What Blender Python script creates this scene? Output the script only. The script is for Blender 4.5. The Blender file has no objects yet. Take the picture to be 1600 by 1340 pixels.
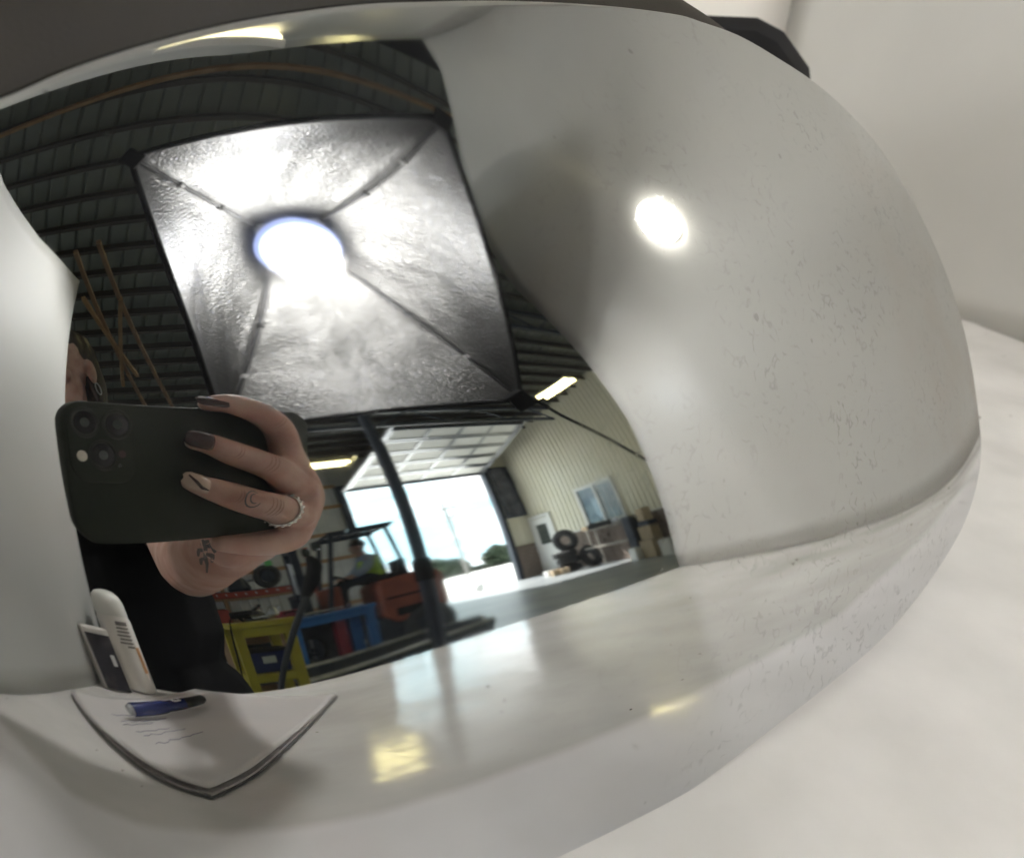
import bpy, bmesh, math, random
from mathutils import Vector, Matrix, noise
from mathutils.bvhtree import BVHTree
random.seed(7)
SC = bpy.context.scene
COL = SC.collection
R = math.radians

# ------------------------------------------------------------------ camera, world, exposure
CAM = Vector((0.0, 0.0, 0.1717))
CROT = Matrix(((0.902845, 0.102769, -0.417505), (-0.420506, 0.413622, -0.807522), (0.089701, 0.90463, 0.416652)))
cd = bpy.data.cameras.new('camera'); co = bpy.data.objects.new('camera', cd); COL.objects.link(co)
co.matrix_world = Matrix.Translation(CAM) @ CROT.to_4x4()
cd.sensor_fit = 'HORIZONTAL'; cd.sensor_width = 36.0; cd.lens = 29.25
cd.clip_start = 0.01; cd.clip_end = 600
cd.dof.use_dof = True; cd.dof.focus_distance = 0.235; cd.dof.aperture_fstop = 15.0
SC.camera = co
W = bpy.data.worlds.new('World'); SC.world = W; W.use_nodes = True
wn = W.node_tree; wl = wn.links; bg = wn.nodes['Background']
tc = wn.nodes.new('ShaderNodeTexCoord'); mp = wn.nodes.new('ShaderNodeMapping'); mp.inputs['Scale'].default_value = (1, 1, 4.5)
cn = wn.nodes.new('ShaderNodeTexNoise'); cn.inputs['Scale'].default_value = 3.4; cn.inputs['Detail'].default_value = 7; cn.inputs['Roughness'].default_value = .6
cr = wn.nodes.new('ShaderNodeValToRGB'); cr.color_ramp.elements[0].position = .40; cr.color_ramp.elements[1].position = .60
cr.color_ramp.elements[0].color = (.42, .67, .75, 1); cr.color_ramp.elements[1].color = (1, 1, 1, 1)
wl.new(tc.outputs['Generated'], mp.inputs[0]); wl.new(mp.outputs[0], cn.inputs['Vector']); wl.new(cn.outputs[0], cr.inputs[0]); wl.new(cr.outputs[0], bg.inputs[0])
bg.inputs[1].default_value = 1.05
sd = bpy.data.lights.new('sun', 'SUN'); sd.energy = 5.0; sd.angle = R(.5); sd.color = (1, .96, .89)
so = bpy.data.objects.new('sun', sd); COL.objects.link(so); so.rotation_euler = Vector((1.3, 5.3, -4.9)).to_track_quat('-Z', 'Y').to_euler()
SC.view_settings.view_transform = 'Standard'; SC.view_settings.look = 'None'; SC.view_settings.gamma = 1; SC.view_settings.exposure = 1.88
SC.cycles.use_denoising = True
SC.cycles.max_bounces = 10; SC.cycles.diffuse_bounces = 4; SC.cycles.glossy_bounces = 6; SC.cycles.transmission_bounces = 4
SC.cycles.caustics_reflective = False; SC.cycles.caustics_refractive = False
SC.cycles.sample_clamp_indirect = 4.0

# ------------------------------------------------------------------ helpers
ORG = {}
class MB:
    def __init__(s, M=None): s.v = []; s.f = []; s.M = M
    def add(s, vs, fs):
        o = len(s.v)
        for p in vs:
            p = Vector(p); s.v.append(s.M @ p if s.M else p)
        s.f += [tuple(i + o for i in f) for f in fs]; return s
    def box(s, c, d, rz=0, rx=0, ry=0):
        m = Matrix.Rotation(rz, 3, 'Z') @ Matrix.Rotation(ry, 3, 'Y') @ Matrix.Rotation(rx, 3, 'X')
        c = Vector(c); x, y, z = d[0] / 2, d[1] / 2, d[2] / 2
        vs = [c + m @ Vector(p) for p in ((-x,-y,-z),(x,-y,-z),(x,y,-z),(-x,y,-z),(-x,-y,z),(x,-y,z),(x,y,z),(-x,y,z))]
        return s.add(vs, [(0,3,2,1),(4,5,6,7),(0,1,5,4),(1,2,6,5),(2,3,7,6),(3,0,4,7)])
    def bar(s, a, b, w, h=None, up=(0,0,1)):
        a = Vector(a); b = Vector(b); h = h or w; d = (b - a).normalized(); u = Vector(up)
        if abs(d.dot(u)) > .98: u = Vector((1,0,0))
        x = d.cross(u).normalized(); y = x.cross(d)
        vs = [p + x*sx*w/2 + y*sy*h/2 for p in (a, b) for sx, sy in ((-1,-1),(1,-1),(1,1),(-1,1))]
        return s.add(vs, [(3,2,1,0),(4,5,6,7),(0,1,5,4),(1,2,6,5),(2,3,7,6),(3,0,4,7)])
    def tube(s, pts, r, n=10, cap=True):
        pts = [Vector(p) for p in pts]; rs = r if isinstance(r, (list, tuple)) else [r]*len(pts)
        vs = []; prev = None
        for i, p in enumerate(pts):
            d = (pts[min(i+1, len(pts)-1)] - pts[max(i-1, 0)]).normalized()
            if prev is None:
                u = Vector((0,0,1)) if abs(d.z) < .9 else Vector((1,0,0)); x = d.cross(u).normalized()
            else: x = (prev - d*prev.dot(d)).normalized()
            prev = x; y = d.cross(x)
            vs += [p + (x*math.cos(2*math.pi*k/n) + y*math.sin(2*math.pi*k/n))*rs[i] for k in range(n)]
        fs = [(i*n+k, i*n+(k+1)%n, (i+1)*n+(k+1)%n, (i+1)*n+k) for i in range(len(pts)-1) for k in range(n)]
        if cap: fs += [tuple(range(n-1, -1, -1)), tuple((len(pts)-1)*n+k for k in range(n))]
        return s.add(vs, fs)
    def lathe(s, c, prof, n=24, M=None):   # prof: (r, z) along local z
        c = Vector(c); vs = []
        for r, z in prof:
            for k in range(n):
                a = 2*math.pi*k/n; p = Vector((r*math.cos(a), r*math.sin(a), z)); vs.append(c + (M @ p if M else p))
        m = len(prof)
        fs = [(i*n+k, i*n+(k+1)%n, (i+1)*n+(k+1)%n, (i+1)*n+k) for i in range(m-1) for k in range(n)]
        fs += [tuple(range(n-1,-1,-1)), tuple((m-1)*n+k for k in range(n))]
        return s.add(vs, fs)
    def ell(s, c, r, n=14, m=9, M=None):
        prof = []; c = Vector(c); vs = []
        for i in range(m+1):
            t = math.pi*(i/m) ; t = max(.03, min(math.pi-.03, t))
            for k in range(n):
                a = 2*math.pi*k/n; p = Vector((r[0]*math.sin(t)*math.cos(a), r[1]*math.sin(t)*math.sin(a), -r[2]*math.cos(t))); vs.append(c + (M @ p if M else p))
        fs = [(i*n+k, i*n+(k+1)%n, (i+1)*n+(k+1)%n, (i+1)*n+k) for i in range(m) for k in range(n)]
        fs += [tuple(range(n-1,-1,-1)), tuple(m*n+k for k in range(n))]
        return s.add(vs, fs)
    def torus(s, c, R_, r, M=None, n=28, m=10):
        c = Vector(c); vs = []
        for i in range(n):
            a = 2*math.pi*i/n
            for k in range(m):
                b = 2*math.pi*k/m; q = R_ + r*math.cos(b); p = Vector((q*math.cos(a), q*math.sin(a), r*math.sin(b))); vs.append(c + (M @ p if M else p))
        return s.add(vs, [(i*m+k, ((i+1)%n)*m+k, ((i+1)%n)*m+(k+1)%m, i*m+(k+1)%m) for i in range(n) for k in range(m)])
    def grid(s, P, nu, nv):
        vs = [P(i/nu, j/nv) for j in range(nv+1) for i in range(nu+1)]
        return s.add(vs, [(j*(nu+1)+i, j*(nu+1)+i+1, (j+1)*(nu+1)+i+1, (j+1)*(nu+1)+i) for j in range(nv) for i in range(nu)])
    def build(s, name, mat, parent=None, smooth=False, bevel=0, solid=0, org=None, seg=2):
        me = bpy.data.meshes.new(name)
        if org is None:
            if parent is not None: org = ORG[parent.name]
            else:
                xs = [p.x for p in s.v]; ys = [p.y for p in s.v]; zs = [p.z for p in s.v]
                org = Vector(((min(xs)+max(xs))/2, (min(ys)+max(ys))/2, min(zs)))
        org = Vector(org)
        me.from_pydata([p - org for p in s.v], [], s.f); me.update()
        bm = bmesh.new(); bm.from_mesh(me); bmesh.ops.recalc_face_normals(bm, faces=bm.faces); bm.to_mesh(me); bm.free()
        o = bpy.data.objects.new(name, me); COL.objects.link(o)
        me.materials.append(mat)
        if parent is not None: o.parent = parent; o.location = org - ORG[parent.name]
        else: o.location = org
        ORG[o.name] = org
        if smooth:
            me.shade_smooth()
            if smooth != 'full': me.set_sharp_from_angle(angle=R(38))
        if solid:
            m = o.modifiers.new('solid', 'SOLIDIFY'); m.thickness = solid; m.offset = 0
        if bevel:
            m = o.modifiers.new('bevel', 'BEVEL'); m.width = bevel; m.segments = seg; m.limit_method = 'ANGLE'; m.angle_limit = R(40)
        return o
def tag(o, label=None, cat=None, group=None, kind=None):
    if label: o['label'] = label
    if cat: o['category'] = cat
    if group: o['group'] = group
    if kind: o['kind'] = kind
    return o
def thing(name, loc, label, cat, group=None):
    o = bpy.data.objects.new(name, None); COL.objects.link(o); o.location = loc; o.empty_display_size = .05
    ORG[o.name] = Vector(loc); return tag(o, label, cat, group)
def piece(me, name, parent, loc, rot=(0,0,0), scale=(1,1,1)):
    o = bpy.data.objects.new(name, me); COL.objects.link(o); o.parent = parent
    o.location = Vector(loc) - ORG[parent.name]; o.rotation_euler = rot; o.scale = scale
    ORG[o.name] = Vector(loc); return o
def unit_block(name, mat, bev=.08):
    mb = MB().box((0,0,0), (1,1,1)); me = bpy.data.meshes.new(name); me.from_pydata(mb.v, [], mb.f)
    bm = bmesh.new(); bm.from_mesh(me)
    if bev: bmesh.ops.bevel(bm, geom=bm.edges[:], offset=bev, segments=1, affect='EDGES')
    bmesh.ops.recalc_face_normals(bm, faces=bm.faces); bm.to_mesh(me); bm.free(); me.materials.append(mat); return me
def mat(name, col, rough=.5, metal=0, spec=.5, col2=None, nscale=8, bump=0, bscale=60, emit=0, ecol=None, detail=4, dist=.002, coord='Object', mix=.5, contrast=(.35,.65)):
    m = bpy.data.materials.new(name); m.use_nodes = True; nt = m.node_tree; b = nt.nodes['Principled BSDF']
    b.inputs['Base Color'].default_value = (*col, 1); b.inputs['Roughness'].default_value = rough; b.inputs['Metallic'].default_value = metal
    b.inputs['Specular IOR Level'].default_value = spec
    if emit: b.inputs['Emission Color'].default_value = (*(ecol or col), 1); b.inputs['Emission Strength'].default_value = emit
    if col2 or bump:
        t = nt.nodes.new('ShaderNodeTexCoord')
    if col2:
        n = nt.nodes.new('ShaderNodeTexNoise'); n.inputs['Scale'].default_value = nscale; n.inputs['Detail'].default_value = detail
        r = nt.nodes.new('ShaderNodeValToRGB'); r.color_ramp.elements[0].position = contrast[0]; r.color_ramp.elements[1].position = contrast[1]
        r.color_ramp.elements[0].color = (*col, 1); r.color_ramp.elements[1].color = (*col2, 1)
        nt.links.new(t.outputs[coord], n.inputs['Vector']); nt.links.new(n.outputs[0], r.inputs[0]); nt.links.new(r.outputs[0], b.inputs['Base Color'])
    if bump:
        n = nt.nodes.new('ShaderNodeTexNoise'); n.inputs['Scale'].default_value = bscale; n.inputs['Detail'].default_value = 5
        u = nt.nodes.new('ShaderNodeBump'); u.inputs['Strength'].default_value = bump; u.inputs['Distance'].default_value = dist
        nt.links.new(t.outputs[coord], n.inputs['Vector']); nt.links.new(n.outputs[0], u.inputs['Height']); nt.links.new(u.outputs[0], b.inputs['Normal'])
    return m
def skin_union(parts, voxel, smooth_it=6, fac=.5):
    """parts: closed MB shapes -> one continuous remeshed surface"""
    me = bpy.data.meshes.new('union'); me.from_pydata(parts.v, [], parts.f); me.update()
    bm = bmesh.new(); bm.from_mesh(me); bmesh.ops.recalc_face_normals(bm, faces=bm.faces); bm.to_mesh(me); bm.free()
    o = bpy.data.objects.new('union', me); COL.objects.link(o)
    r = o.modifiers.new('r', 'REMESH'); r.mode = 'VOXEL'; r.voxel_size = voxel
    s = o.modifiers.new('s', 'SMOOTH'); s.iterations = smooth_it; s.factor = fac
    dg = bpy.context.evaluated_depsgraph_get(); dg.update()
    out = bpy.data.meshes.new_from_object(o.evaluated_get(dg)); bpy.data.objects.remove(o); 
    mb = MB(); mb.v = [v.co.copy() for v in out.vertices]; mb.f = [tuple(p.vertices) for p in out.polygons]
    bpy.data.meshes.remove(out); bpy.data.meshes.remove(me); return mb
def chain(mb, pts, rs, n=12):
    """tube with rounded ends, for limbs"""
    pts = [Vector(p) for p in pts]
    # densify by Catmull-Rom
    P = []; Q = []
    for i in range(len(pts)-1):
        p0 = pts[max(i-1,0)]; p1 = pts[i]; p2 = pts[i+1]; p3 = pts[min(i+2, len(pts)-1)]
        for k in range(4):
            t = k/4
            P.append(.5*((2*p1) + (-p0+p2)*t + (2*p0-5*p1+4*p2-p3)*t*t + (-p0+3*p1-3*p2+p3)*t**3)); Q.append(rs[i]*(1-t)+rs[i+1]*t)
    P.append(pts[-1]); Q.append(rs[-1])
    mb.tube(P, Q, n); mb.ell(P[0], (Q[0],)*3, n, 8); mb.ell(P[-1], (Q[-1],)*3, n, 8); return mb
def cw(x, y, z):   # hand-held things are laid out round the phone's lens, in mm
    return CAM + CROT @ Vector((x, y, z))*.001
CM = Matrix.Translation(CAM) @ CROT.to_4x4() @ Matrix.Scale(.001, 4)

# ------------------------------------------------------------------ materials
def chrome_mat():
    m = bpy.data.materials.new('chrome'); m.use_nodes = True; nt = m.node_tree; L = nt.links; b = nt.nodes['Principled BSDF']
    N = nt.nodes.new
    t = N('ShaderNodeTexCoord')
    def nz(scale, det=3, rough=.5):
        n = N('ShaderNodeTexNoise'); n.inputs['Scale'].default_value = scale; n.inputs['Detail'].default_value = det; n.inputs['Roughness'].default_value = rough; L.new(t.outputs['Object'], n.inputs['Vector']); return n.outputs[0]
    def ma(op, a, bb=None, c=None):
        x = N('ShaderNodeMath'); x.operation = op
        for i, v in enumerate((a, bb, c)):
            if v is None: continue
            if isinstance(v, (int, float)): x.inputs[i].default_value = v
            else: L.new(v, x.inputs[i])
        return x.outputs[0]
    def mr(v, a, bb, c, d):
        x = N('ShaderNodeMapRange'); L.new(v, x.inputs[0]); x.inputs[1].default_value = a; x.inputs[2].default_value = bb; x.inputs[3].default_value = c; x.inputs[4].default_value = d; return x.outputs[0]
    sx = N('ShaderNodeSeparateXYZ'); L.new(t.outputs['Object'], sx.inputs[0])
    # dried water rings: thin contours of a noise field, only towards the outer end
    worm = ma('ABSOLUTE', ma('SUBTRACT', nz(185, 1.6), .5)); worm = mr(worm, .0, .045, 1, 0)
    wmask = ma('MULTIPLY', mr(sx.outputs[0], -.06, .06, 0, 1), mr(nz(24, 2), .40, .60, 0, 1)); worm = ma('MULTIPLY', ma('MULTIPLY', worm, wmask), mr(nz(330, 1), .46, .60, 0, 1))
    vo = N('ShaderNodeTexVoronoi'); vo.inputs['Scale'].default_value = 190; L.new(t.outputs['Object'], vo.inputs['Vector'])
    vg = N('ShaderNodeRGBToBW'); L.new(vo.outputs['Color'], vg.inputs[0])
    speck = ma('MULTIPLY', mr(vo.outputs['Distance'], .06, .13, 1, 0), ma('GREATER_THAN', vg.outputs[0], .80))
    vo2 = N('ShaderNodeTexVoronoi'); vo2.inputs['Scale'].default_value = 52; L.new(t.outputs['Object'], vo2.inputs['Vector'])
    vg2 = N('ShaderNodeRGBToBW'); L.new(vo2.outputs['Color'], vg2.inputs[0])
    nick = ma('MULTIPLY', mr(ma('ADD', vo2.outputs['Distance'], ma('MULTIPLY', nz(300, 2), .12)), .10, .13, 1, 0), ma('GREATER_THAN', vg2.outputs[0], .74))
    # rust-brown bloom near the outer edge
    rust = ma('MULTIPLY', mr(sx.outputs[0], .09, .17, 0, 1), mr(nz(30, 4), .46, .72, 0, .36))
    dark = ma('MAXIMUM', ma('MULTIPLY', worm, .30), ma('MAXIMUM', ma('MULTIPLY', speck, .14), ma('MULTIPLY', nick, .30)))
    c1 = N('ShaderNodeMix'); c1.data_type = 'RGBA'; c1.inputs[6].default_value = (.605, .61, .598, 1); c1.inputs[7].default_value = (.50, .36, .25, 1); L.new(rust, c1.inputs[0])
    c2 = N('ShaderNodeMix'); c2.data_type = 'RGBA'; L.new(c1.outputs[2], c2.inputs[6]); c2.inputs[7].default_value = (.10, .095, .08, 1); L.new(dark, c2.inputs[0])
    at = N('ShaderNodeAttribute'); at.attribute_name = 'lip'
    c3 = N('ShaderNodeMix'); c3.data_type = 'RGBA'; L.new(c2.outputs[2], c3.inputs[6]); L.new(at.outputs['Fac'], c3.inputs[0])
    c4 = N('ShaderNodeMix'); c4.data_type = 'RGBA'; c4.inputs[6].default_value = (.84, .85, .875, 1); c4.inputs[7].default_value = (.12, .11, .10, 1); L.new(dark, c4.inputs[0])
    L.new(c4.outputs[2], c3.inputs[7]); L.new(c3.outputs[2], b.inputs['Base Color'])
    b.inputs['Metallic'].default_value = 1
    film = mr(nz(22, 6, .65), .42, .72, .010, .055)
    L.new(ma('ADD', ma('ADD', film, ma('MULTIPLY', at.outputs['Fac'], .10)), ma('MULTIPLY', dark, .5)), b.inputs['Roughness'])
    # dust film: a thin pale diffuse veil over the metal
    d = N('ShaderNodeBsdfDiffuse'); d.inputs[0].default_value = (.62, .64, .68, 1)
    mx = N('ShaderNodeMixShader'); L.new(mr(nz(20, 5), .35, .75, .002, .022), mx.inputs[0]); L.new(b.outputs[0], mx.inputs[1]); L.new(d.outputs[0], mx.inputs[2])
    L.new(mx.outputs[0], nt.nodes['Material Output'].inputs[0])
    return m
def board_mat(name, c, rough=.16, bump=.15):
    m = mat(name, c, rough=rough, col2=tuple(x*.93 for x in c), nscale=5, bump=bump, bscale=9, dist=.004)
    return m
def flecked(name, c, c2, rough):
    m = mat(name, c, rough=rough, col2=c2, nscale=17, bump=.35, bscale=6, dist=.006, detail=6)
    nt = m.node_tree; L = nt.links; b = nt.nodes['Principled BSDF']; t = nt.nodes.new('ShaderNodeTexCoord')
    src = b.inputs['Base Color'].links[0].from_socket
    v = nt.nodes.new('ShaderNodeTexVoronoi'); v.inputs['Scale'].default_value = 95; L.new(t.outputs['Object'], v.inputs['Vector'])
    g = nt.nodes.new('ShaderNodeRGBToBW'); L.new(v.outputs['Color'], g.inputs[0])
    gt = nt.nodes.new('ShaderNodeMath'); gt.operation = 'GREATER_THAN'; gt.inputs[1].default_value = .76; L.new(g.outputs[0], gt.inputs[0])
    mr = nt.nodes.new('ShaderNodeMapRange'); mr.inputs[1].default_value = .06; mr.inputs[2].default_value = .11; mr.inputs[3].default_value = 1; mr.inputs[4].default_value = 0; L.new(v.outputs['Distance'], mr.inputs[0])
    mu = nt.nodes.new('ShaderNodeMath'); mu.operation = 'MULTIPLY'; L.new(mr.outputs[0], mu.inputs[0]); L.new(gt.outputs[0], mu.inputs[1])
    mx = nt.nodes.new('ShaderNodeMix'); mx.data_type = 'RGBA'; L.new(mu.outputs[0], mx.inputs[0]); L.new(src, mx.inputs[6]); mx.inputs[7].default_value = (.28, .25, .22, 1)
    L.new(mx.outputs[2], b.inputs['Base Color'])
    return m
M_chrome = chrome_mat()
M_black = mat('black_plastic', (.008,.0075,.007), .7, spec=.2, col2=(.012,.011,.010), nscale=40, bump=.25, bscale=900, dist=.0006)
M_housing = mat('housing_plastic', (.017,.0135,.0085), .65, spec=.25, col2=(.022,.0175,.011), nscale=30, bump=.15, bscale=1100, dist=.0006)
M_table = flecked('white_table', (.88,.85,.815), (.76,.735,.70), .11)
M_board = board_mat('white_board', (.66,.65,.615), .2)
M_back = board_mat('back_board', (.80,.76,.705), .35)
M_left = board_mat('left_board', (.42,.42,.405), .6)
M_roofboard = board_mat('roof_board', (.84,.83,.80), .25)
def silver_mat():
    m = mat('silver_fabric', (.025,.0248,.0242), .36, .8)
    nt = m.node_tree; L = nt.links; b = nt.nodes['Principled BSDF']; t = nt.nodes.new('ShaderNodeTexCoord')
    n1 = nt.nodes.new('ShaderNodeTexNoise'); n1.inputs['Scale'].default_value = 26; n1.inputs['Detail'].default_value = 3
    n2 = nt.nodes.new('ShaderNodeTexNoise'); n2.inputs['Scale'].default_value = 200; n2.inputs['Detail'].default_value = 4; n2.inputs['Distortion'].default_value = .6
    L.new(t.outputs['Object'], n1.inputs['Vector']); L.new(t.outputs['Object'], n2.inputs['Vector'])
    b1 = nt.nodes.new('ShaderNodeBump'); b1.inputs['Strength'].default_value = .22; b1.inputs['Distance'].default_value = .006; L.new(n1.outputs[0], b1.inputs['Height'])
    b2 = nt.nodes.new('ShaderNodeBump'); b2.inputs['Strength'].default_value = 1.0; b2.inputs['Distance'].default_value = .0027; L.new(n2.outputs[0], b2.inputs['Height']); L.new(b1.outputs[0], b2.inputs['Normal'])
    L.new(b2.outputs[0], b.inputs['Normal']); return m
M_silver = silver_mat()
M_bulb = mat('bulb_light', (1,1,1), .4, emit=98, ecol=(1,.985,.955))
M_halo = mat('bulb_bloom_glow', (.5,.6,.9), .3, emit=.42, ecol=(.42,.52,1.0), col2=(.35,.45,.9), nscale=40)  # blue lens bloom put in as a glowing material, not a lamp part
M_globe = mat('globe_light', (1,1,1), .4, emit=8, ecol=(1,.97,.90))
M_tube = mat('fluorescent_tube', (1,1,.9), .4, emit=6, ecol=(1,.87,.40))
M_addedpanel = mat('added_glow_panel', (.8,.9,1), .6, emit=4.0, ecol=(.86,.94,1.0), col2=(.7,.8,.9), nscale=2)
M_tie = mat('tie_tape', (.10,.10,.10), .8, col2=(.14,.14,.14), nscale=200)
M_addedbar = mat('added_bar_glow', (1,1,.9), .4, emit=1.1, ecol=(1,.88,.52))
M_grit = mat('grit', (.10,.085,.07), .8, col2=(.30,.27,.24), nscale=300)
M_fixture = mat('fixture_white', (.75,.75,.7), .4, col2=(.7,.7,.64), nscale=4)
M_steel = mat('steel', (.55,.56,.58), .3, 1, col2=(.42,.43,.46), nscale=12)
M_darksteel = mat('dark_steel', (.022,.029,.045), .45, .3, col2=(.036,.045,.064), nscale=6)
M_blackcloth = mat('black_cloth', (.0018,.0018,.002), .9, spec=.08, col2=(.003,.003,.0032), nscale=30, bump=.3, bscale=500)
M_wood = mat('brown_wood', (.34,.19,.085), .6, col2=(.46,.28,.14), nscale=5, bump=.3, bscale=25, detail=8)
M_wood2 = mat('girt_wood', (.26,.15,.085), .6, col2=(.34,.21,.12), nscale=4, bump=.3, bscale=25, detail=8)
M_roof = mat('roof_sheet', (.16,.172,.145), .5, .2, col2=(.20,.21,.18), nscale=1.4)
M_purlin = mat('purlin_dark', (.028,.022,.017), .7, col2=(.045,.034,.026), nscale=3)
M_liner = mat('liner_sheet', (.40,.42,.43), .4, .1, col2=(.48,.49,.50), nscale=2)
M_siding = mat('beige_siding', (.79,.75,.59), .34, .05, col2=(.84,.80,.66), nscale=1.2)
M_stone = mat('wainscot_stone', (.19,.14,.115), .8, col2=(.34,.28,.24), nscale=3.5, bump=.6, bscale=18, dist=.02)
M_mortar = mat('mortar', (.22,.20,.18), .9, col2=(.28,.26,.24), nscale=9)
M_floor = mat('concrete_floor', (.25,.28,.31), .36, col2=(.40,.425,.45), nscale=.9, bump=.15, bscale=6, detail=8)
M_gravel = mat('gravel', (.74,.73,.70), .9, col2=(.84,.83,.80), nscale=3, bump=.4, bscale=14, detail=8)
M_door = mat('door_panel', (.78,.78,.75), .35, col2=(.83,.83,.80), nscale=2)
M_white = mat('white_paint', (.86,.86,.84), .4, col2=(.89,.89,.87), nscale=6)
M_glass = mat('window_glass', (.12,.19,.25), .08, col2=(.20,.29,.35), nscale=2.5, contrast=(.45,.55))
M_darkglass = mat('dark_glass', (.05,.065,.06), .1, col2=(.08,.09,.085), nscale=6)
M_skin = mat('skin', (.40,.21,.155), .46, col2=(.56,.37,.30), nscale=34, bump=.45, bscale=460, dist=.0006, detail=5)
M_skin.node_tree.nodes['Principled BSDF'].inputs['Subsurface Weight'].default_value = .2
M_skin.node_tree.nodes['Principled BSDF'].inputs['Subsurface Radius'].default_value = (.006,.002,.001)
M_nail = mat('nail_polish', (.035,.016,.016), .12, col2=(.05,.024,.022), nscale=60)
M_nailclear = mat('nail_clear', (.50,.36,.28), .12, col2=(.56,.42,.33), nscale=60)
M_ink = mat('tattoo_ink', (.09,.085,.085), .6, col2=(.13,.115,.105), nscale=300)
M_case = mat('phone_case', (.0095,.0135,.0058), .6, spec=.35, col2=(.0125,.017,.008), nscale=60, bump=.12, bscale=1500, dist=.0003)
M_lens = mat('lens_glass', (.006,.006,.008), .05, col2=(.012,.012,.016), nscale=200)
M_lensring = mat('lens_ring', (.016,.019,.012), .4, .3, col2=(.022,.025,.017), nscale=100)
M_flash = mat('flash_glass', (.75,.70,.58), .3, col2=(.85,.80,.70), nscale=500)
M_jeans = mat('navy_denim', (.012,.018,.030), .8, col2=(.02,.03,.045), nscale=90, bump=.3, bscale=600)
M_hair = mat('dark_hair', (.022,.013,.009), .45, col2=(.04,.024,.016), nscale=70, bump=.5, bscale=200)
M_paper = mat('paper', (.78,.74,.72), .5, col2=(.72,.69,.68), nscale=14, bump=.25, bscale=20, dist=.003)
M_pageedge = mat('page_edge', (.46,.43,.42), .7, col2=(.60,.57,.55), nscale=200)
M_penblue = mat('pen_blue', (.008,.018,.11), .25, col2=(.011,.024,.135), nscale=80)
M_ink2 = mat('ink_line', (.36,.35,.40), .6, col2=(.46,.45,.49), nscale=100)
M_can = mat('can_white', (.72,.69,.64), .3, col2=(.78,.75,.70), nscale=20)
M_label = mat('label_print', (.16,.15,.15), .5, col2=(.24,.22,.21), nscale=60)
M_orange = mat('label_orange', (.50,.25,.10), .5, col2=(.58,.33,.16), nscale=60)
M_darkbox = mat('dark_label', (.018,.017,.024), .3, col2=(.07,.065,.07), nscale=55, contrast=(.52,.75))
M_yellow = mat('yellow_paint', (.58,.47,.035), .4, col2=(.48,.37,.03), nscale=7, detail=8)
M_blue = mat('blue_paint', (.035,.15,.42), .4, col2=(.05,.20,.50), nscale=7, detail=8)
M_red = mat('red_paint', (.35,.045,.025), .45, col2=(.26,.035,.022), nscale=5, detail=8)
M_orangered = mat('orange_paint', (.42,.10,.05), .45, col2=(.30,.07,.04), nscale=4, detail=8)
M_rubber = mat('rubber', (.022,.024,.027), .7, col2=(.045,.047,.05), nscale=9, bump=.4, bscale=40)
M_hivis = mat('hivis_vest', (.50,.78,.06), .6, col2=(.60,.88,.10), nscale=14)
M_bluecloth = mat('blue_shirt', (.28,.36,.46), .7, col2=(.34,.42,.52), nscale=14)
M_card = mat('cardboard', (.42,.33,.22), .8, col2=(.50,.40,.28), nscale=9)
M_leaf = mat('hedge_leaf', (.035,.055,.03), .6, col2=(.06,.085,.045), nscale=3)
M_pole = mat('pole_wood', (.16,.15,.14), .8, col2=(.22,.21,.19), nscale=3)
M_cable = mat('cable_black', (.004,.004,.0045), .7, spec=.15, col2=(.007,.007,.0075), nscale=40)
M_green = mat('green_plastic', (.10,.42,.12), .4, col2=(.14,.50,.16), nscale=12)
M_benchgrey = mat('bench_grey', (.40,.38,.34), .6, col2=(.50,.47,.42), nscale=6)
M_tarp = mat('dark_tarp', (.030,.034,.05), .25, col2=(.09,.10,.13), nscale=2.2, bump=.5, bscale=4, dist=.03)
M_crimson = mat('crimson_paint', (.32,.03,.05), .4, col2=(.25,.02,.04), nscale=9)

# ------------------------------------------------------------------ table and white boards of the photo booth
XR, YB, YF = 0.636, 0.72, -0.273
tt = MB().box((.26, .30, -.0155), (1.5, 1.146, .024)).build('tabletop', M_table, bevel=.004, smooth=True); tag(tt, kind='structure')
def clothP(u, v):
    x, y = -.49+1.5*u, YF+1.146*v; far = max(0, min(1, (x-.18)/.15))*max(0, min(1, (y+.15)/.15))
    return Vector((x, y, -.0008 + far*(.0034*noise.noise(Vector((x*10, y*15+x*5, .3))) + .0004*noise.noise(Vector((x*24+y*9, y*30, 2.1))))))
tag(MB().grid(clothP, 220, 170).build('table_sheet', M_table, smooth='full'), kind='structure')
tl = thing('folding_table', (.26, .30, -.9), 'folding table legs and apron under the white tabletop', 'table')
for sx, sy in ((-.42,-.18),(.94,-.18),(-.42,.80),(.94,.80)):
    MB().tube([(sx,sy,-.9),(sx,sy,-.03)], .014).build('leg', M_darksteel, tl, smooth=True)
MB().box((.26,-.235,-.055),(1.36,.016,.05)).build('apron', M_black, tl)
def wavy(x, z, s): return .002*noise.noise(Vector((x*5, z*5, s)))
rw = MB()
edge = [(-.273,.0),(-.259,.083),(-.240,.26),(-.244,.42),(-.258,.608),(-.22,.70),(-.11,.82),(.01,.894),(.075,.937),(.106,1.008)]
def rwP(u, v):
    k = v*(len(edge)-1); i = min(int(k), len(edge)-2); t = k-i
    yf = edge[i][0]*(1-t)+edge[i+1][0]*t; z = edge[i][1]*(1-t)+edge[i+1][1]*t
    y = yf + (YB-yf)*u; return Vector((XR + wavy(y, z, 3), y, z))
rw.grid(rwP, 30, 32); tag(rw.build('right_wall', M_board, smooth=True, solid=.004), kind='structure')
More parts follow.
